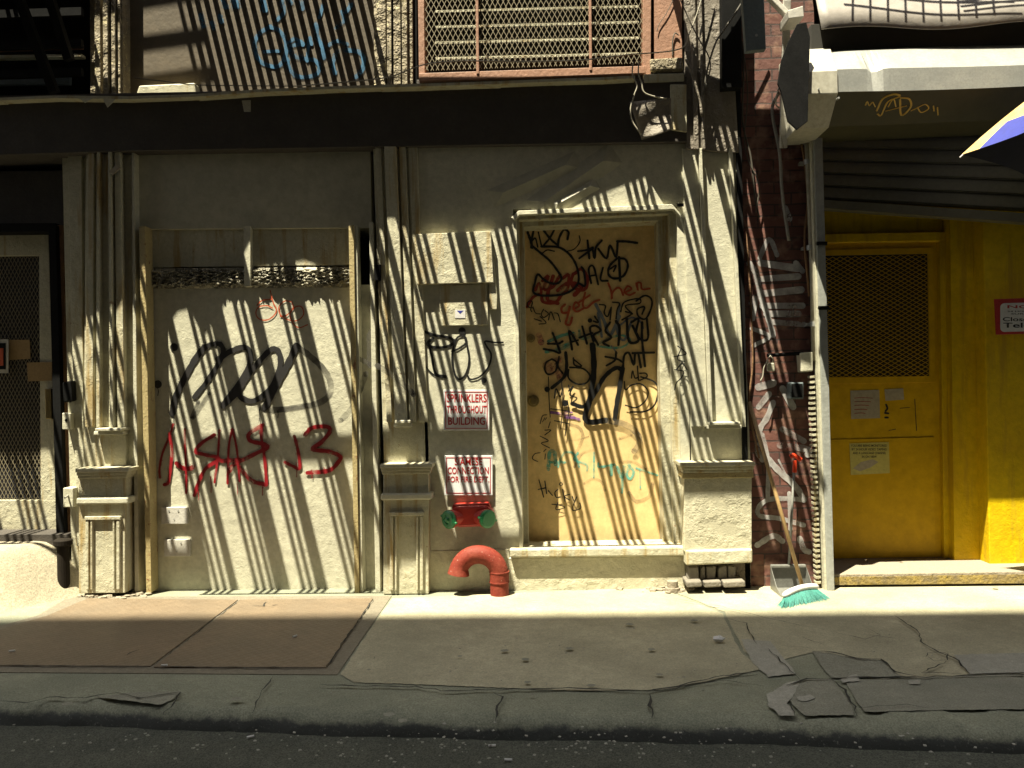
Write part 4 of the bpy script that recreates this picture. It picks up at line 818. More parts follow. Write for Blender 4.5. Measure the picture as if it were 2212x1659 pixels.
# ================================================================ BRICK PIER, CONDUITS, GATE POST
BR = thing('brick_wall', 'narrow red brick wall with white spray paint between cream pilaster and gate post', 'brick wall', W(1690, 1262, .03))
xa, xb = W(1604, 700).x, W(1775, 700).x
bw = MB().box(xa, xb, .03, .8, -.1, 9).build('brickwork', 'brick', BR)
MB().box(xa-.02, xa+.012, -.02, .03, 0, 4.4).build('corner_strip', 'black', BR)
KW = lambda p: K(1575, 407, .288, p)
KX = lambda p: K(1575, 832, .288, p)
tagmesh('spray_paint', 'whitespray', bw, .028, [(KW(p), w_) for p, w_ in (
    ([(420, 150), (450, 230)], 14), ([(230, 520), (300, 380), (360, 500)], 10), ([(240, 560), (520, 600)], 16), ([(230, 680), (520, 660)], 14), ([(240, 790), (540, 760)], 16), ([(250, 880), (550, 880)], 14), ([(280, 940), (520, 940)], 14), ([(300, 1000), (560, 1020)], 12),
    ([(150, 560), (200, 640), (240, 820), (290, 960), (330, 1100)], 12), ([(500, 560), (550, 620)], 12), ([(160, 860), (200, 820), (180, 980)], 9), ([(170, 1050), (300, 1110), (180, 1180)], 9), ([(220, 1490), (330, 1460)], 16), ([(220, 1640), (300, 1540)], 12), ([(400, 1500), (480, 1640)], 14))] +
    [(KX(p), w_) for p, w_ in (([(330, 130), (280, 250), (230, 330), (210, 480), (250, 560)], 12), ([(250, 370), (290, 560), (290, 850)], 9), ([(280, 540), (380, 650), (500, 760), (560, 860)], 13), ([(400, 330), (560, 420)], 13), ([(380, 450), (580, 480), (590, 520)], 14), ([(560, 860), (430, 850), (290, 860), (220, 920), (230, 980), (380, 1000), (560, 1050)], 10), ([(450, 810), (460, 1080)], 9), ([(210, 1200), (330, 1130), (400, 1170)], 12), ([(530, 1150), (560, 1230), (600, 1250)], 12), ([(370, 560), (420, 660)], 4))])
# conduits and boxes on the brick
t = thing('conduit_pipe', 'pale vertical conduit pipe beside the gate post', 'conduit', W(1752, 780, -.02))
b = MB(); ps = [W(1742, 285, -.03), W(1748, 420, -.03), W(1755, 600, -.03), W(1758, 780, -.03)]; b.tube(ps, .015, 14); b.build('pipe', 'cablelight', t, smooth=True)
b = MB()
for (x, y) in ((1744, 350), (1750, 535), (1757, 700)):
    q = W(x, y, -.03); b.tube([q+Vector((0, 0, -.015)), q+Vector((0, 0, .015))], .021, 12); b.box(q.x-.04, q.x+.04, -.012, .03, q.z-.009, q.z+.009)
b.build('pipe_clamp', 'steel', t)
fix('junction_box', 'cream', 'cream junction box at the end of the black rail', 'electrical box', ([(1729, 762), (1756, 760), (1757, 802), (1731, 804)], -.06, .03), bev=.008)
b = MB(); b.tube([W(1657, 768, -.03), W(1735, 763, -.03)], .012, 10); b.build('black_rail', 'black', None, 'short black iron rail fixed across the brick wall', 'rail')
t = thing('padlock', 'pale padlock with string hanging on the black rail', 'padlock', W(1664, 802, -.05))
MB().rect(1658, 784, 1674, 802, -.055, -.03).build('lock_body', 'cream', t, bev=.006)
b = MB(); q = W(1664, 786, -.045); b.tube([q+Vector((-.015, 0, 0)), q+Vector((-.015, 0, .03)), q+Vector((0, 0, .05)), q+Vector((.018, 0, .03)), q+Vector((.018, 0, 0))], .005, 8); b.build('shackle', 'cablelight', t, smooth=True)
b = MB(); b.tube(b.smooth_pts([W(1658, 778, -.06), W(1650, 795, -.06), W(1648, 812, -.06), W(1643, 822, -.06)]), .004, 6); b.build('string', 'cablelight', t)
t = thing('meter_box', 'small dark lidded box low on the brick wall', 'electrical box', W(1720, 866, 0))
MB().rect(1708, 826, 1736, 862, -.06, .03).build('box_body', 'bluegrey', t, bev=.006); MB().rect(1710, 829, 1734, 858, -.066, -.0605).build('lid', 'black', t, bev=.003)
def bcable(label, pts, r, m, y): return cable(label, pts, r, m, y)
bcable('rusty cable slanting down the left side of the brick wall', [(1612, 500), (1620, 620), (1626, 780), (1618, 880), (1640, 990)], .006, 'rust', .015)
bcable('bundle of dark cables on the upper brick wall', [(1598, 60), (1606, 150), (1604, 260), (1622, 340), (1630, 420), (1640, 470)], .006, 'cable', .0)
bcable('thin loose cable twisting on the upper brick wall', [(1604, 90), (1615, 200), (1608, 300), (1618, 350), (1640, 400), (1632, 460)], .004, 'cable', -.01)
bcable('thick pale cable from the torn plate down the brick wall', [(1682, 200), (1668, 240), (1684, 330), (1690, 420), (1704, 520)], .010, 'greypipe', -.02)
bcable('rust stained cable hanging by the gate post', [(1727, 300), (1735, 330), (1745, 430), (1738, 520), (1748, 640)], .007, 'rust', -.015)
bcable('cable dropping from the junction box to the pavement', [(1762, 700), (1770, 830), (1762, 1000), (1762, 1180), (1768, 1262)], .007, 'ochre', -.03)
bcable('twisted white string on the pale bracket', [(1682, 190), (1676, 225), (1690, 240), (1685, 280), (1692, 320)], .005, 'cablelight', -.12)
# blue-grey hanging plate and brackets
t = thing('hanging_plate', 'blue-grey steel plate hanging at the top above the brick wall', 'metal plate', W(1628, 108, -.3))
MB().prism([(1595, -120), (1646, -120), (1655, 106), (1612, 110)], -.35, -.30).build('plate', 'bluegrey', t, bev=.004); MB().dot((1634, 76), 3, -.352).build('bolt', 'steel', t)
t = thing('awning_bracket', 'pale angled steel bracket beside the shop awning', 'bracket', W(1700, 180, -.2))
b = MB(); b.bar(W(1658, -10, -.25), W(1700, 32, -.25), .05, .03); b.bar(W(1700, 0, -.25), W(1692, 320, -.10), .045, .02); b.prism([(1702, 22), (1735, 12), (1737, 36), (1704, 40)], -.40, -.22); b.build('bracket_arm', 'whitemetal', t, bev=.004)
t2 = fix('torn_plate', 'black', 'torn dark metal plate between bracket and shutter housing', 'metal plate', ([(1722, 52), (1742, 48), (1750, 80), (1745, 262), (1722, 280), (1702, 262), (1688, 200), (1680, 180), (1688, 130), (1702, 92)], -.52, -.505), bev=.002)

# ================================================================ YELLOW SHOP
SH = thing('yellow_shop', 'yellow painted shop entrance under a half raised roller shutter', 'shop', W(2000, 1240, .3))
yr = .42
x_l = W(1770, 700, .03).x
MB().box(x_l-.01, 12, yr+.08, 6, -.1, 9).build('core_wall', 'darkin', SH)
MB().box(W(1740, 60, 0).x, 12, .30, yr+.3, W(2000, 200, .3).z, 9).build('upper_wall', 'facade', SH)
# threshold
tb = MB(); tb.prism([(1780, 1241), (2600, 1228), (2600, 1258), (1780, 1264)], -.02, yr+.1); tb.build('threshold', 'debris', SH, bev=.006)
tb = MB(); tb.prism([(1785, 1247), (2600, 1236), (2600, 1256), (1785, 1264)], -.026, -.021); tb.build('threshold_edge', 'yellowdirt', SH)
part('lintel_panel', 'yellow', SH, ([(1770, 380), (2140, 400), (2140, 508), (1770, 508)], yr, yr+.1))
part('yellow_frame', 'yellow', SH, ([(1760, 506), (2052, 500), (2052, 520), (1760, 524)], yr-.03, yr+.06), ([(2030, 520), (2052, 520), (2062, 1216), (2040, 1216)], yr-.029, yr+.06))
DY = yr+.01
yd = MB().prism([(1770, 524), (2024, 518), (2036, 1204), (1770, 1212)], DY, DY+.05); yd = yd.build('shop_door', 'yellowdoor', SH, bev=.003)
part('door_rail', 'yellowdoor', yd, ([(1775, 540), (2015, 534), (2017, 548), (1775, 552)], DY-.012, DY), ([(2004, 548), (2017, 548), (2022, 818), (2008, 820)], DY-.0115, DY), ([(1775, 815), (2022, 812), (2022, 826), (1775, 830)], DY-.012, DY), ([(1775, 950), (2018, 944), (2022, 1190), (1775, 1194)], DY-.006, DY), bev=.002)
part('dark_glass', 'darkin', yd, ([(1772, 552), (2004, 548), (2008, 816), (1772, 820)], DY-.004, DY))
p0, p1 = W(1775, 818, DY-.01), W(2006, 550, DY-.01)
MB().lattice(p0.x, p1.x, p0.z, p1.z, DY-.012, .050, .029, .0032).build('expanded_mesh', 'yellowdoor', yd)
part('paper_notice', 'paper', yd, ([(1837, 844), (1899, 842), (1901, 903), (1839, 905)], DY-.003, DY-.0005), bev=0)
part('paper_notice', 'paper', yd, ([(1911, 841), (1951, 839), (1953, 863), (1913, 866)], DY-.003, DY-.0005), bev=0)
b = MB()
for i, yy in enumerate((860, 868, 876, 885, 893)): b.stroke([(1846, yy), (1860, yy-1), (1885-4*i, yy)], 1.4, DY-.0035)
b.build('notice_writing', 'redmark', yd)
b = MB()
for st in ([(1914, 874), (1917, 882), (1913, 888)], [(1912, 892), (1919, 893)], [(1912, 902), (1918, 902)]): b.stroke(st, 4, DY-.001)
b.stroke([(1976, 862), (1978, 900), (1980, 930)], 1.5, DY-.001).stroke([(1944, 882), (1965, 880)], 1.2, DY-.001).stroke([(1920, 930), (1935, 927)], 1.2, DY-.001); b.build('scratch', 'ink', yd)
# yellow monitor notice
t = thing('warning_notice', 'yellow warning notice with small black lettering on the yellow door', 'notice', W(1878, 1025, DY-.01))
M['noticeyellow'] = mat('notice_yellow', (.66, .58, .16), .5, (.6, .52, .14), 4)
MB().prism([(1835, 958), (1920, 955), (1922, 1022), (1838, 1026)], DY-.009, DY-.0065).build('notice_card', 'noticeyellow', t)
for s1, yy, x0, ww in (('YOU ARE BEING MONITORED', 960, 1838, 78), ('BY 24 HOUR VIDEO TAPING', 968, 1840, 75), ('AND A LANGUAGE CHANNEL', 976, 1842, 72), ('IN ON VIEW', 984, 1862, 32)): text('lettering', s1, x0, yy, ww, 5.2, DY-.0096, 'ink', t, .02)
b = MB(); b.prism([(1842, 1012), (1860, 998), (1885, 992), (1898, 998), (1880, 1010), (1858, 1018)], DY-.0098, DY-.0092); b.build('camera_picture', 'paper', t)
# yellow side walls
part('side_pier', 'yellow', SH, ([(2052, 430), (2128, 425), (2140, 1226), (2062, 1226)], yr-.10, yr+.1), bev=0)
yp = MB(); yp.prism([(2122, 400), (2900, 380), (2900, 1260), (2138, 1236)], .20, yr+.1); yp = yp.build('front_pier', 'yellow', SH, bev=.006)
# rolling shutter: curtain and its housing
cb = MB(); n_ = 7; ca = [(1768, 268+i*27, 2600, 262+i*27+i*9) for i in range(n_)]
for i in range(n_-1):
    x0, ya, x1, yb_ = ca[i]; yc, yd_ = ca[i+1][1], ca[i+1][3]
    for (f0, f1, y) in ((.0, .12, .035), (.12, .30, .018), (.30, .80, .005), (.80, .92, .018), (.92, 1.0, .035)):
        cb.prism([(x0, ya+(yc-ya)*f0), (x1, yb_+(yd_-yb_)*f0), (x1, yb_+(yd_-yb_)*f1), (x0, ya+(yc-ya)*f1)], y, .06)
cu = cb.build('shutter_curtain', 'shutter', SH)
part('bottom_bar', 'shutter', cu, ([(1770, 430), (2600, 486), (2600, 508), (1770, 450)], -.01, .06), bev=.004)
HY = -.48
hz = lambda y, py: W(1900, py, y).z
pr = [(.0, hz(HY+.2, 96)), (HY+.26, hz(HY+.2, 96)), (HY+.10, hz(HY+.10, 110)), (HY, hz(HY, 149)), (HY, hz(HY, 196)), (HY+.16, hz(HY+.16, 268)), (.0, hz(HY+.16, 268))]
x0 = W(1803, 150, HY).x
def hood(x0, x1, pr, dents=()):
    b = MB(); k = len(pr); xs_ = [x0+(x1-x0)*(i/160)**1.0 for i in range(161)] if x1-x0 > 1 else [x0, x1]
    for x in xs_:
        for j, (y, z) in enumerate(pr):
            d = 0
            for (dx, dj, a_) in dents:
                if j == dj: d += a_*math.exp(-((x-dx)/.03)**2)
            b.v.append(Vector((x, y+d, z-d*.5+.006*math.sin(x*3+j))))
    m_ = len(xs_)
    for i in range(m_-1):
        for j in range(k-1): b.f.append((i*k+j, i*k+j+1, (i+1)*k+j+1, (i+1)*k+j))
    b.f += [tuple(range(k-1, -1, -1)), tuple((m_-1)*k+j for j in range(k))]; return b
hb = hood(x0, 6.5, pr, [(W(1890, 150, HY).x, 3, .03)])
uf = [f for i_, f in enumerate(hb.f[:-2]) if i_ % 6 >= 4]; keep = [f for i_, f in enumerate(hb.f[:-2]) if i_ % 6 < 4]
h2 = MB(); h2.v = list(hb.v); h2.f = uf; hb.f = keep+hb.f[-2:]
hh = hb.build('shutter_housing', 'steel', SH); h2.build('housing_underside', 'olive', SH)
pr2 = [(y-.012 if y < 0 else y, z+(.012 if i < 3 else -.012)) for i, (y, z) in enumerate(pr)]
hood(W(1736, 150, HY).x, x0+.012, pr2).build('housing_end_cap', 'zinc', SH, bev=.004)
b = MB(); KH = lambda p: K(1575, 0, .288, p); zq = HY+.09
# gold scrawl on the lower, inward sloping facet
def facet(px, py):
    d = ray(px, py); (y0, z0), (y1, z1) = pr[4], pr[5]; nn = Vector((0, (z1-z0), -(y1-y0))); P0_ = Vector((0, y0, z0)); t_ = (P0_-CAM).dot(nn)/d.dot(nn); return CAM+d*t_, nn.normalized()
sc = MB(); off = 0
for st, w_ in (([(1020, 790), (1035, 760), (1050, 790), (1075, 765), (1095, 800)], 2), ([(1105, 830), (1150, 740), (1230, 705), (1280, 720), (1190, 760), (1140, 860), (1110, 850)], 3), ([(1190, 800), (1230, 740), (1250, 800)], 2), ([(1280, 730), (1350, 740), (1360, 800), (1290, 860), (1280, 740)], 3), ([(1360, 830), (1420, 800), (1470, 780), (1495, 810), (1440, 840), (1410, 800)], 2), ([(1530, 790), (1535, 830)], 2), ([(1560, 800), (1565, 860)], 2), ([(1170, 830), (1330, 790)], 1.6)):
    P = [facet(*p_) for p_ in KH(st)]; off += .0004; pts_ = [(p_[0] + (p_[1] if p_[1].y < 0 else -p_[1])*(.002+off)) for p_ in P]
    sc.tube(sc.smooth_pts(pts_), w_*.0019, 5)
sc.build('gold_scrawl', 'goldmark', hh)
b = MB(); q = W(1808, 215, HY-.015); b.tube([q, q+Vector((.0, -.03, 0))], .006, 8); q = W(1768, 193, HY-.012); b.tube([q, q+Vector((0, -.01, 0))], .005, 8); b.build('bolt', 'steel', hh)
# awning sheet above
aw = MB(); nx, nz = 40, 10
for j in range(nz+1):
    for i in range(nx+1):
        u, v = i/nx, j/nz; A0 = W(1700, -330, .28); A1 = W(1775, 62, -.42); B1 = W(2700, 40, -.42); B0 = W(2700, -330, .28)
        p = A0.lerp(B0, u).lerp(A1.lerp(B1, u), v); p.z += .015*math.sin(u*16)*v; p.y += .01*math.sin(u*9)
        aw.v.append(p)
for j in range(nz):
    for i in range(nx): aw.f.append((j*(nx+1)+i, (j+1)*(nx+1)+i, (j+1)*(nx+1)+i+1, j*(nx+1)+i+1))
o = aw.build('awning_sheet', 'awning', SH, smooth=True); o.modifiers.new('s', 'SOLIDIFY').thickness = .006
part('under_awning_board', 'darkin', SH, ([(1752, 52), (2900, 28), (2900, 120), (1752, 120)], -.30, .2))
# gate post and its slotted guide
t = thing('gate_post', 'pale grey steel shutter post standing between brick wall and yellow shop', 'post', G(1785, 1280))
pf = MB(); pf.prism([(1757, 270), (1776, 270), (1803, 1276), (1788, 1278)], -.10, .04); pf.build('post_body', 'postwhite', t, bev=.003)
pf = MB(); pf.prism([(1752, 300), (1757, 300), (1787, 1278), (1782, 1278)], -.085, -.02); pf.build('guide_channel', 'cream', t, bev=.002)
sl = MB()
for k in range(40):
    yy = 812+k*11.4; xx = 1758+(yy-812)*.030-6; sl.prism([(xx-2, yy), (xx+8, yy-1), (xx+8, yy+4), (xx-2, yy+5)], -.052, .0)
sl.build('slotted_lath', 'cream_worn', t)
b = MB()
for yy in (526, 665): b.tube([W(1758+(yy-300)*.027, yy, -.11), W(1780+(yy-300)*.027, yy, -.11)], .012, 10)
b.build('hinge', 'black', t)

# surveillance sign on the yellow pier
t = thing('surveillance_sign', 'red and white sign reading NOTICE Closed Circuit Television on yellow pier', 'sign', W(2200, 722, .09))
MB().prism([(2148, 646), (2330, 640), (2334, 718), (2152, 723)], .085, .093).build('sign_plate', 'signred', t, bev=.002)
cs_ = []; 
for (cx, cy, a0_) in ((2316, 660, -90), (2316, 704, 0), (2170, 708, 90), (2170, 664, 180)):
    for k in range(5): a_ = R(a0_+k*22.5); cs_.append((cx+9*math.cos(a_), cy+9*math.sin(a_)))
MB().prism(cs_, .083, .0845).build('white_field', 'signwhite', t)
for s1, x, yy, ww, hh_, mm in (('NOTICE', 2176, 659, 118, 7, 'signred'), ('24 HOUR RECORDED', 2176, 671, 122, 3, 'ink'), ('SURVEILLANCE', 2184, 676.5, 106, 3, 'ink'), ('Closed Circuit', 2166, 685, 142, 9, 'ink'), ('Television', 2167, 697, 136, 11, 'ink')): text('lettering', s1, x, yy, ww, hh_, .0822, mm, t, .02)

# ================================================================ BROOM AND DUSTPAN
t = thing('broom', 'teal bristled push broom leaning on the brick wall with wooden handle', 'broom', G(1730, 1290))
hb0 = G(1732, 1262, .07); top_ = W(1618, 868, .0)
b = MB(); b.tube([hb0, hb0.lerp(top_, .5), top_], .012, 14); b.build('handle', 'wood', t, smooth=True)
hc = G(1730, 1270, .075); dirx = (G(1785, 1258, .06)-G(1680, 1285, .06)).normalized(); half = .165
b = MB(); b.tube([hc+dirx*(-half+2*half*i/14)+Vector((0, 0, -.02*(2*i/14-1)**2)) for i in range(15)], .022, 10, rr=[.010]+[.018]*13+[.010]); hd = b.build('broom_head', 'white', t, smooth=True)
b = MB(); rb = random.Random(9)
for i in range(760):
    u = rb.uniform(-1, 1); v = rb.uniform(-1, 1); ps_ = hc+dirx*(u*half*.97)+Vector((0, v*.016-.004, -.012-.02*u*u)); tip = ps_+Vector((dirx.x*u*.055, -.045+v*.03+rb.uniform(-.016, .014), -.070+.02*u*u+rb.uniform(-.008, .016))); tip.x += rb.uniform(-.012, .012)
    tip.z = max(tip.z, .004); md = ps_.lerp(tip, .5)+Vector((0, -.004, 0)); wv = Vector((rb.uniform(.0008, .0016), 0, 0)); b.add([ps_-wv, ps_+wv, md+wv*1.1, md-wv*1.1, tip+wv*.6, tip-wv*.6], [(0, 1, 2, 3), (3, 2, 4, 5)])
b.build('bristles', 'bristle', t)
t = thing('dustpan', 'grey long handled dustpan with red grip standing behind the broom', 'dustpan', G(1705, 1272))
b = MB()
bl, br, fl_, fr_ = W(1665, 1222, -.05), W(1740, 1220, -.05), G(1688, 1290, .004), G(1765, 1285, .004)
blb, brb = Vector((bl.x, -.04, .01)), Vector((br.x, -.04, .01))
b.add([bl, br, brb, blb, fl_, fr_, bl.lerp(fl_, .55)+Vector((0, 0, -.02)), br.lerp(fr_, .55)+Vector((0, 0, -.02))], [(0, 3, 2, 1), (3, 4, 5, 2), (0, 6, 4, 3), (1, 2, 5, 7)])
o = b.build('pan', 'dustgrey', t); o.modifiers.new('s', 'SOLIDIFY').thickness = .004
b = MB(); b.box(bl.x, br.x, -.065, -.035, bl.z-.012, bl.z+.006); b.build('pan_hood', 'dustgrey', t, bev=.004)
gt = W(1716, 1005, -.02); gb = W(1704, 1222, -.05)
b = MB(); b.tube([gb, gt], .0085, 10); b.build('handle', 'dustgrey', t, smooth=True)
b = MB(); b.tube([gt+Vector((0, 0, -.045)), gt+Vector((.004, 0, .03))], .014, 12); c_ = gt+Vector((.004, 0, .04)); b.tube([c_+Vector((-.03, 0, .012)), c_+Vector((-.012, -.004, .024)), c_+Vector((.012, -.006, .012)), c_+Vector((.035, -.008, -.008))], .014, 10); b.build('grip', 'redplastic', t, bev=.002)

# ================================================================ UMBRELLA
t = thing('parasol', 'small blue yellow and pink parasol poking in at the right edge', 'umbrella', (2.9, -.85, 0))
AP = W(2440, 80, -.85)
def near(px, py, y): return W(px, py, y)
EN = [near(2077, 334, -.60), near(2330, 225, -1.20), AP+Vector((.35, -.75, -.42)), AP+Vector((.85, -.55, -.45)), AP+Vector((1.0, .0, -.47)), AP+Vector((.75, .45, -.5)), AP+Vector((.25, .62, -.52)), near(2262, 412, -.22)]
def cpt(k, f):
    e = EN[k % 8]; p = AP.lerp(e, f); p.z += .10*f*(1-f)*2; return p
def panel(b, k, f0, f1, u0, u1, n1=8, n2=6, wob=0):
    st = len(b.v)
    for i in range(n1+1):
        for j in range(n2+1):
            f = f0+(f1-f0)*i/n1; ua = u0+wob*math.sin(f*21); ub = u1+wob*math.sin(f*21) if u1 < .9 else u1; u = ua+(ub-ua)*j/n2
            p = cpt(k, f).lerp(cpt(k+1, f), u); p = p.lerp(Vector((AP.x, AP.y, p.z)), .10*math.sin(u*math.pi)*f); b.v.append(p)
    for i in range(n1):
        for j in range(n2): b.f.append((st+i*(n2+1)+j, st+i*(n2+1)+j+1, st+(i+1)*(n2+1)+j+1, st+(i+1)*(n2+1)+j))
b = MB(); panel(b, 0, 0, 1, 0, .12); panel(b, 0, 0, .80, .12, 1); b.build('yellow_stripe', 'umb_yellow', t, smooth=True)
b = MB(); panel(b, 0, .80, 1, .12, 1); b.build('blue_stripe', 'umb_blue', t, smooth=True)
b = MB()
for k in range(1, 8): panel(b, k, 0, 1, 0, 1)
b.build('canopy', 'umb_shaded', t, smooth=True)
b = MB(); b.tube([Vector((AP.x, AP.y, 0)), AP+Vector((0, 0, .06))], .014, 12); b.build('pole', 'whitemetal', t)
for k in range(8):
    b = MB(); b.tube([cpt(k, f)-Vector((0, 0, .008)) for f in (1.01, .75, .5, .25, .02)], .005, 6); b.build('rib', 'whitemetal', t)
# ================================================================ LITTER
for i, (x, y, z, a_, lab) in enumerate(((26, 1408, .012, 20, 'white cigarette butt at the left edge of the hatch'), (355, 1469-30, .014, 5, 'white cigarette butt on the front edge of the hatch'), (637, 1376, .012, 60, 'white cigarette butt on the right hatch leaf'),
        (541, 1594, ZR+.004, 30, 'white cigarette butt in the gutter below the hatch'), (1063, 1613, ZR+.004, 8, 'white cigarette butt on the road below the red inlets'), (1098, 1644, ZR+.004, -5, 'white cigarette butt nearest the bottom of the picture'),
        (1908, 1617-20, ZR+.004, 12, 'white cigarette butt on the road at the right kerb'))):
    p = G(x, y, z); d = Vector((math.cos(R(a_)), math.sin(R(a_)), 0))*.014
    b = MB(); b.tube([p-d+Vector((0, 0, .005)), p+d+Vector((0, 0, .005))], .0048, 8); b.build('cigarette_butt', 'butt', None, lab, 'cigarette butt', 'cigarette butts on the ground')
q = G(1553, 1388, .006); b = MB(); rb = random.Random(4)
for i in range(7):
    for j in range(5):
        a_ = 6.283*i/7; e_ = math.pi*j/4; b.v.append(q+Vector((math.cos(a_)*math.sin(e_)*.03, math.sin(a_)*math.sin(e_)*.022, .016+math.cos(e_)*.016))+Vector((rb.uniform(-1, 1), rb.uniform(-1, 1), rb.uniform(0, 1)))*.006)
for i in range(7):
    for j in range(4): b.f.append((i*5+j, i*5+j+1, ((i+1) % 7)*5+j+1, ((i+1) % 7)*5+j))
b.build('crumpled_paper', 'butt', None, 'crumpled white paper scrap on the shaded pavement', 'paper scrap')
gm = MB(); rb = random.Random(12)
for i, (x, y) in enumerate([(797, 1446), (857, 1419), (993, 1417), (840, 1543), (922, 1570), (870, 1556), (1140, 1473), (1147, 1482), (1150, 1500), (1135, 1424), (1324, 1460), (1425, 1457), (1478, 1462), (1567, 1534), (1407, 1402), (1277, 1480), (1318, 1339), (1360, 1348), (1500, 1340), (1180, 1298), (205, 1529), (145, 1520), (2040, 1425), (2150, 1268), (2070, 1300), (1980, 1290), (1090, 1405), (1230, 1400), (980, 1500), (510, 1510)]):
    p = G(x, y, .0165+.00001*i); r_ = rb.uniform(.012, .024)
    if i % 3 == 1: continue
    if i % 4 == 0: r_ *= .55
    gm.add([p+Vector((math.cos(6.283*k/11)*r_*rb.uniform(.8, 1.2), math.sin(6.283*k/11)*r_*rb.uniform(.7, 1.1), 0)) for k in range(11)], [tuple(range(11))])
gm.build('gum_stains', 'darkpatch', None, 'dark trodden gum spots on the pavement', 'gum spots', kind='stuff', world=True)

# ================================================================ FIRE ESCAPE ABOVE THE PICTURE
Z0 = 3.98; AMAX = 1.04
FE = thing('fire_escape', 'black iron fire escape platform above the shopfront casting slanted stripes', 'fire escape', (0, -.5, Z0))
def up_from(px, py, y=0.):
    """the point on the platform whose shadow falls at this place on the plane y"""
    p = W(px, py, y); h = Z0-p.z; return Vector((p.x-SX*h, y-SY*h, Z0))
sl = []
base = [411+101.6*k for k in range(-6, 13)]
wide = {457: 29, 646: 21}
def slat(x, wd, ya=-.0, yb=-AMAX):
    q = up_from(x, 716, .04); b = MB(); k = 0
    b.box(q.x-wd/2, q.x+wd/2, yb, ya, Z0-.006, Z0+.006); return b
first = None
for s0 in base:
    for j in range(4):
        x = s0+j*16+4; wd = .0265
        ya = -.26 if x > 240 else -.12
        slat(x, wd, ya, -1.15 if 300 < x < 745 else -AMAX).build('floor_slat', 'black', FE)
for x, wd in ((471, .10), (657, .085), (368, .04), (556, .05), (758, .04), (868, .05), (1052, .04), (1570, .04)): slat(x, wd, -.26).build('shade_strip', 'black', FE)  # wider strips added to merge slat shadows into broad dark bands
# regular inner grating over the blue-sprayed board
for k in range(21):
    b = MB(); q = up_from(452+k*19.6, 185, .10); b.box(q.x-.0165, q.x+.0165, -.25, .095, Z0-.02, Z0-.008); b.build('grating_bar', 'black', FE)
# unseen sheets added above the slats, cut to the outlines of the wanted shade
def shape(name, pts, m='wood', yy=0.):
    q = [up_from(p[0], p[1], .08 if (yy == 0 and 335 < p[0] < 770 and p[1] > 400) else yy) for p in pts]; n = len(q); up2 = Vector((0, 0, .012)); dn = Vector((0, 0, .032))
    a_ = sum(q[i].x*q[(i+1) % n].y-q[(i+1) % n].x*q[i].y for i in range(n))
    if a_ < 0: q.reverse()
    b = MB(); b.add([p+dn for p in q]+[p+up2 for p in q], [tuple(range(n))]+[tuple(range(2*n-1, n-1, -1))]+[(i, n+i, n+(i+1) % n, (i+1) % n) for i in range(n)]); b.build(name, m, FE)
shape('shade_sheet', [(-300, 236), (1475, 236), (1600, 232), (1640, 320), (1540, 318), (1440, 372), (1395, 388), (1180, 470), (1085, 500), (1000, 512), (945, 527), (905, 540), (780, 540), (662, 575), (560, 590), (535, 640), (490, 656), (440, 735), (410, 672), (385, 680), (345, 730), (250, 745), (160, 700), (-300, 700)])
shape('shade_sheet', [(1602, 205), (1790, 205), (1790, 330), (1690, 330), (1745, 540), (1765, 640), (1765, 870), (1705, 840), (1660, 560), (1625, 330), (1602, 325)])  # added to lay dark bands over the brick
shape('shade_sheet', [(411, 1085), (420, 1085), (452, 1235), (458, 1296), (330, 1296), (330, 1222), (412, 1222)], yy=.08)  # added to shade the lower left of the infill wall
shape('shade_sheet', [(1603, 330), (1614, 330), (1662, 590), (1640, 560)])
shape('shade_sheet', [(1480, 190), (1600, 236), (1600, 250), (1470, 250)])
q = W(1960, 10, -.1)
for k in range(15):
    b = MB(); yy = -.74+.028*k; b.bar((q.x-.1, yy, 4.75), (q.x+1.9, yy-.03, 4.75), .010, .012); b.build('landing_bar', 'black', FE)
for k in range(9):
    b = MB(); xx = q.x-.75+.10*k; b.bar((xx, -.78, 4.73), (xx+.30, -.25, 4.73), .012, .012); b.build('landing_bar', 'black', FE)
for k in range(6):
    b = MB(); yy = -.74+.07*k; b.bar((q.x-.75+.08*k, yy+.05, 4.74), (q.x+.2, yy-.05, 4.74), .012, .012); b.build('landing_bar', 'black', FE)
# frame bars
def hb(x0, x1, ya, yb):
    b = MB(); b.box(x0, x1, min(ya, yb), max(ya, yb), Z0-.03, Z0-.006); b.build('frame_or_shade_bar', 'black', FE)
xl = up_from(-300, 716).x; xr = up_from(1640, 716).x
hb(xl, up_from(300, 716).x, -AMAX+.0, -AMAX+.03); hb(up_from(300, 716).x, up_from(752, 716).x, -1.15, -1.13); hb(up_from(752, 716).x, xr, -AMAX+.0, -AMAX+.03)
hb(up_from(430, 960).x, up_from(800, 960, .08).x, -.795, -.75); hb(up_from(820, 970).x, up_from(1068, 970).x, -.87, -.82)
hb(up_from(826, 1180).x, up_from(1092, 1180).x, -AMAX-.10, -AMAX)  # extra-wide bar added to keep the foot of the wall dim
for x in (xl, up_from(815, 400).x, xr):
    b = MB(); b.box(x-.02, x+.02, -AMAX, .42, Z0-.07, Z0-.035); b.build('bracket_beam', 'black', FE)
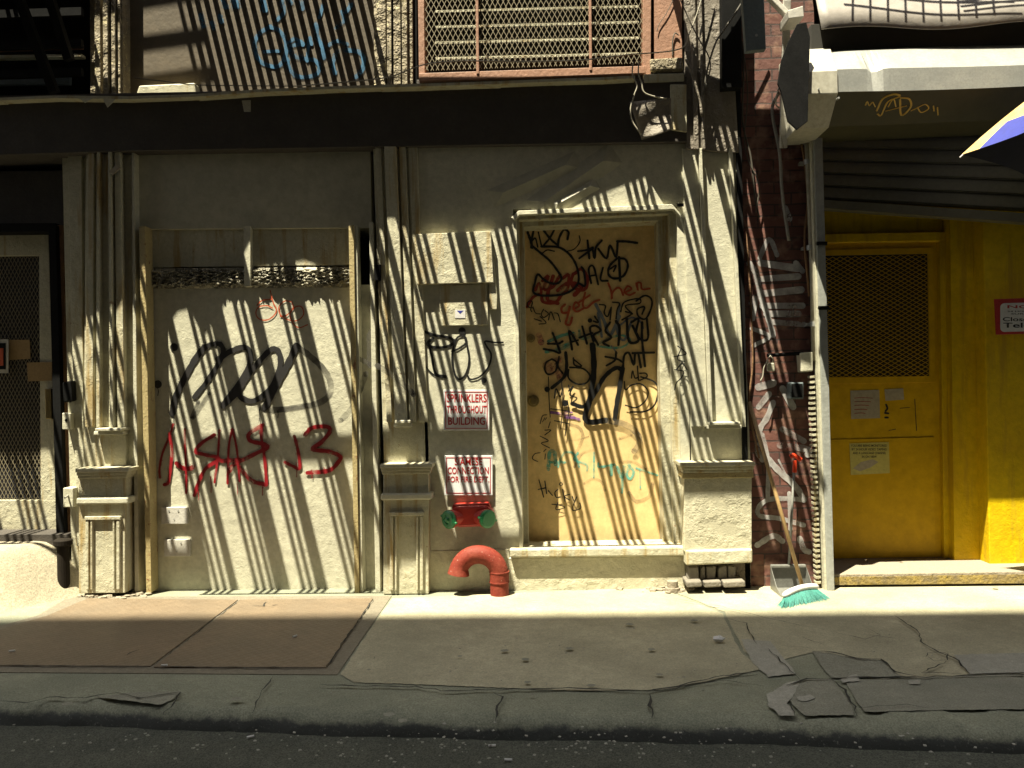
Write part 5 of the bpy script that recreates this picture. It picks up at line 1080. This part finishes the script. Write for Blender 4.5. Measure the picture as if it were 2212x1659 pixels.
# wall brackets reach down, out of the picture frame
# upper-left: stair stringers whose blurred shadow crosses the top-left wall
for (xa_, ya_, xb_, yb_, ww) in ((180, 22, 440, -18, .05), (180, 112, 450, 76, .05), (180, 200, 460, 160, .05)):
    H = 2.6; pa, pb = W(xa_, ya_, .10), W(xb_, yb_, .10)
    A_ = Vector((pa.x-SX*H, .1-SY*H, pa.z+H)); B_ = Vector((pb.x-SX*H, .1-SY*H, pb.z+H)); b = MB(); b.bar(A_, B_, .030, .012); b.build('stair_tread', 'black', FE)
for (px_, m_) in ((60, .5), (372, .0), (392, .0)):
    H = 2.3; pa, pb = W(px_, -60, .10), W(px_+62, 200, .10); A_ = Vector((pa.x-SX*H, .1-SY*H, pa.z+H)); B_ = Vector((pb.x-SX*H, .1-SY*H, pb.z+H)); b = MB(); b.bar(A_, B_, .03+m_, .03); b.build('stair_stringer', 'black', FE)
shape('shade_sheet', [(-400, -160), (222, -160), (228, 60), (206, 110), (184, 180), (100, 150), (-400, 165)])  # one more added sheet, keeping the top-left corner dark

# ================================================================ THE LEFT UPPER CLUTTER
t = thing('drop_ladder', 'dark iron ladder and boards in shade at the top left corner', 'ladder', W(60, 200, -.2))
b = MB(); b.bar(W(20, -60, -.30), W(118, 200, -.22), .05, .05); b.bar(W(90, -60, -.30), W(150, 130, -.24), .05, .05); b.build('ladder_rail', 'black', t)
b = MB()
for yy in (30, 98, 160): b.bar(W(-60, yy+4, -.1), W(178, yy-4, -.1), .03, .05)
b.build('ladder_rung', 'black', t)
fix('window_board', 'bluegrey', 'grey-blue board lying in the dark opening at top left', 'board', ([(-300, 148), (150, 158), (150, 182), (-300, 186)], -.03, .0))
fix('window_board', 'pink', 'pinkish rail in the dark opening at top left', 'board', ([(-300, 104), (176, 92), (176, 104), (-300, 118)], -.03, .0))
fix('window_board', 'cream_worn', 'dusty cream rail in the dark opening at top left', 'board', ([(-300, 123), (176, 116), (176, 122), (-300, 130)], -.05, .0))
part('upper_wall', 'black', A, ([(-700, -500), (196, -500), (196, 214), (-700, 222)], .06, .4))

# ================================================================ THE STREET BEHIND THE CAMERA
OP = thing('opposite_building', 'tall brown masonry building across the street shading the pavement', 'building', (0, -12, 0))
H = (10-.60)/SY
MB().box(-26, 26, -22, -10, -.2, H).build('wall', 'facade', OP)
wb = MB(); sb = MB()
for i in range(-8, 9):
    for j in range(9):
        x, z = i*3., 2.2+j*3.5
        if z+1.8 < H: wb.box(x-.55, x+.55, -9.995, -9.97, z-.9, z+.9); sb.box(x-.65, x+.65, -9.99, -9.88, z-1.02, z-.92)
wb.build('window_pane', 'glass', OP, kind='stuff'); sb.build('window_sill', 'concrete', OP, kind='stuff')
MB().box(-26.2, 26.2, -10.0, -9.75, H-1.2, H-.75).build('cornice', 'concrete', OP)
# neighbours along our own side so the street reads as a street
MB().box(-28, W(-560, 900).x, .1, 8, -.1, 12).build('neighbour_building', 'facade', None, 'plain brown masonry building further left along the street', 'building', world=True)
MB().box(-80, 80, 0.6, 80, -.32, -.12).build('ground', 'concrete', kind='structure', world=True)
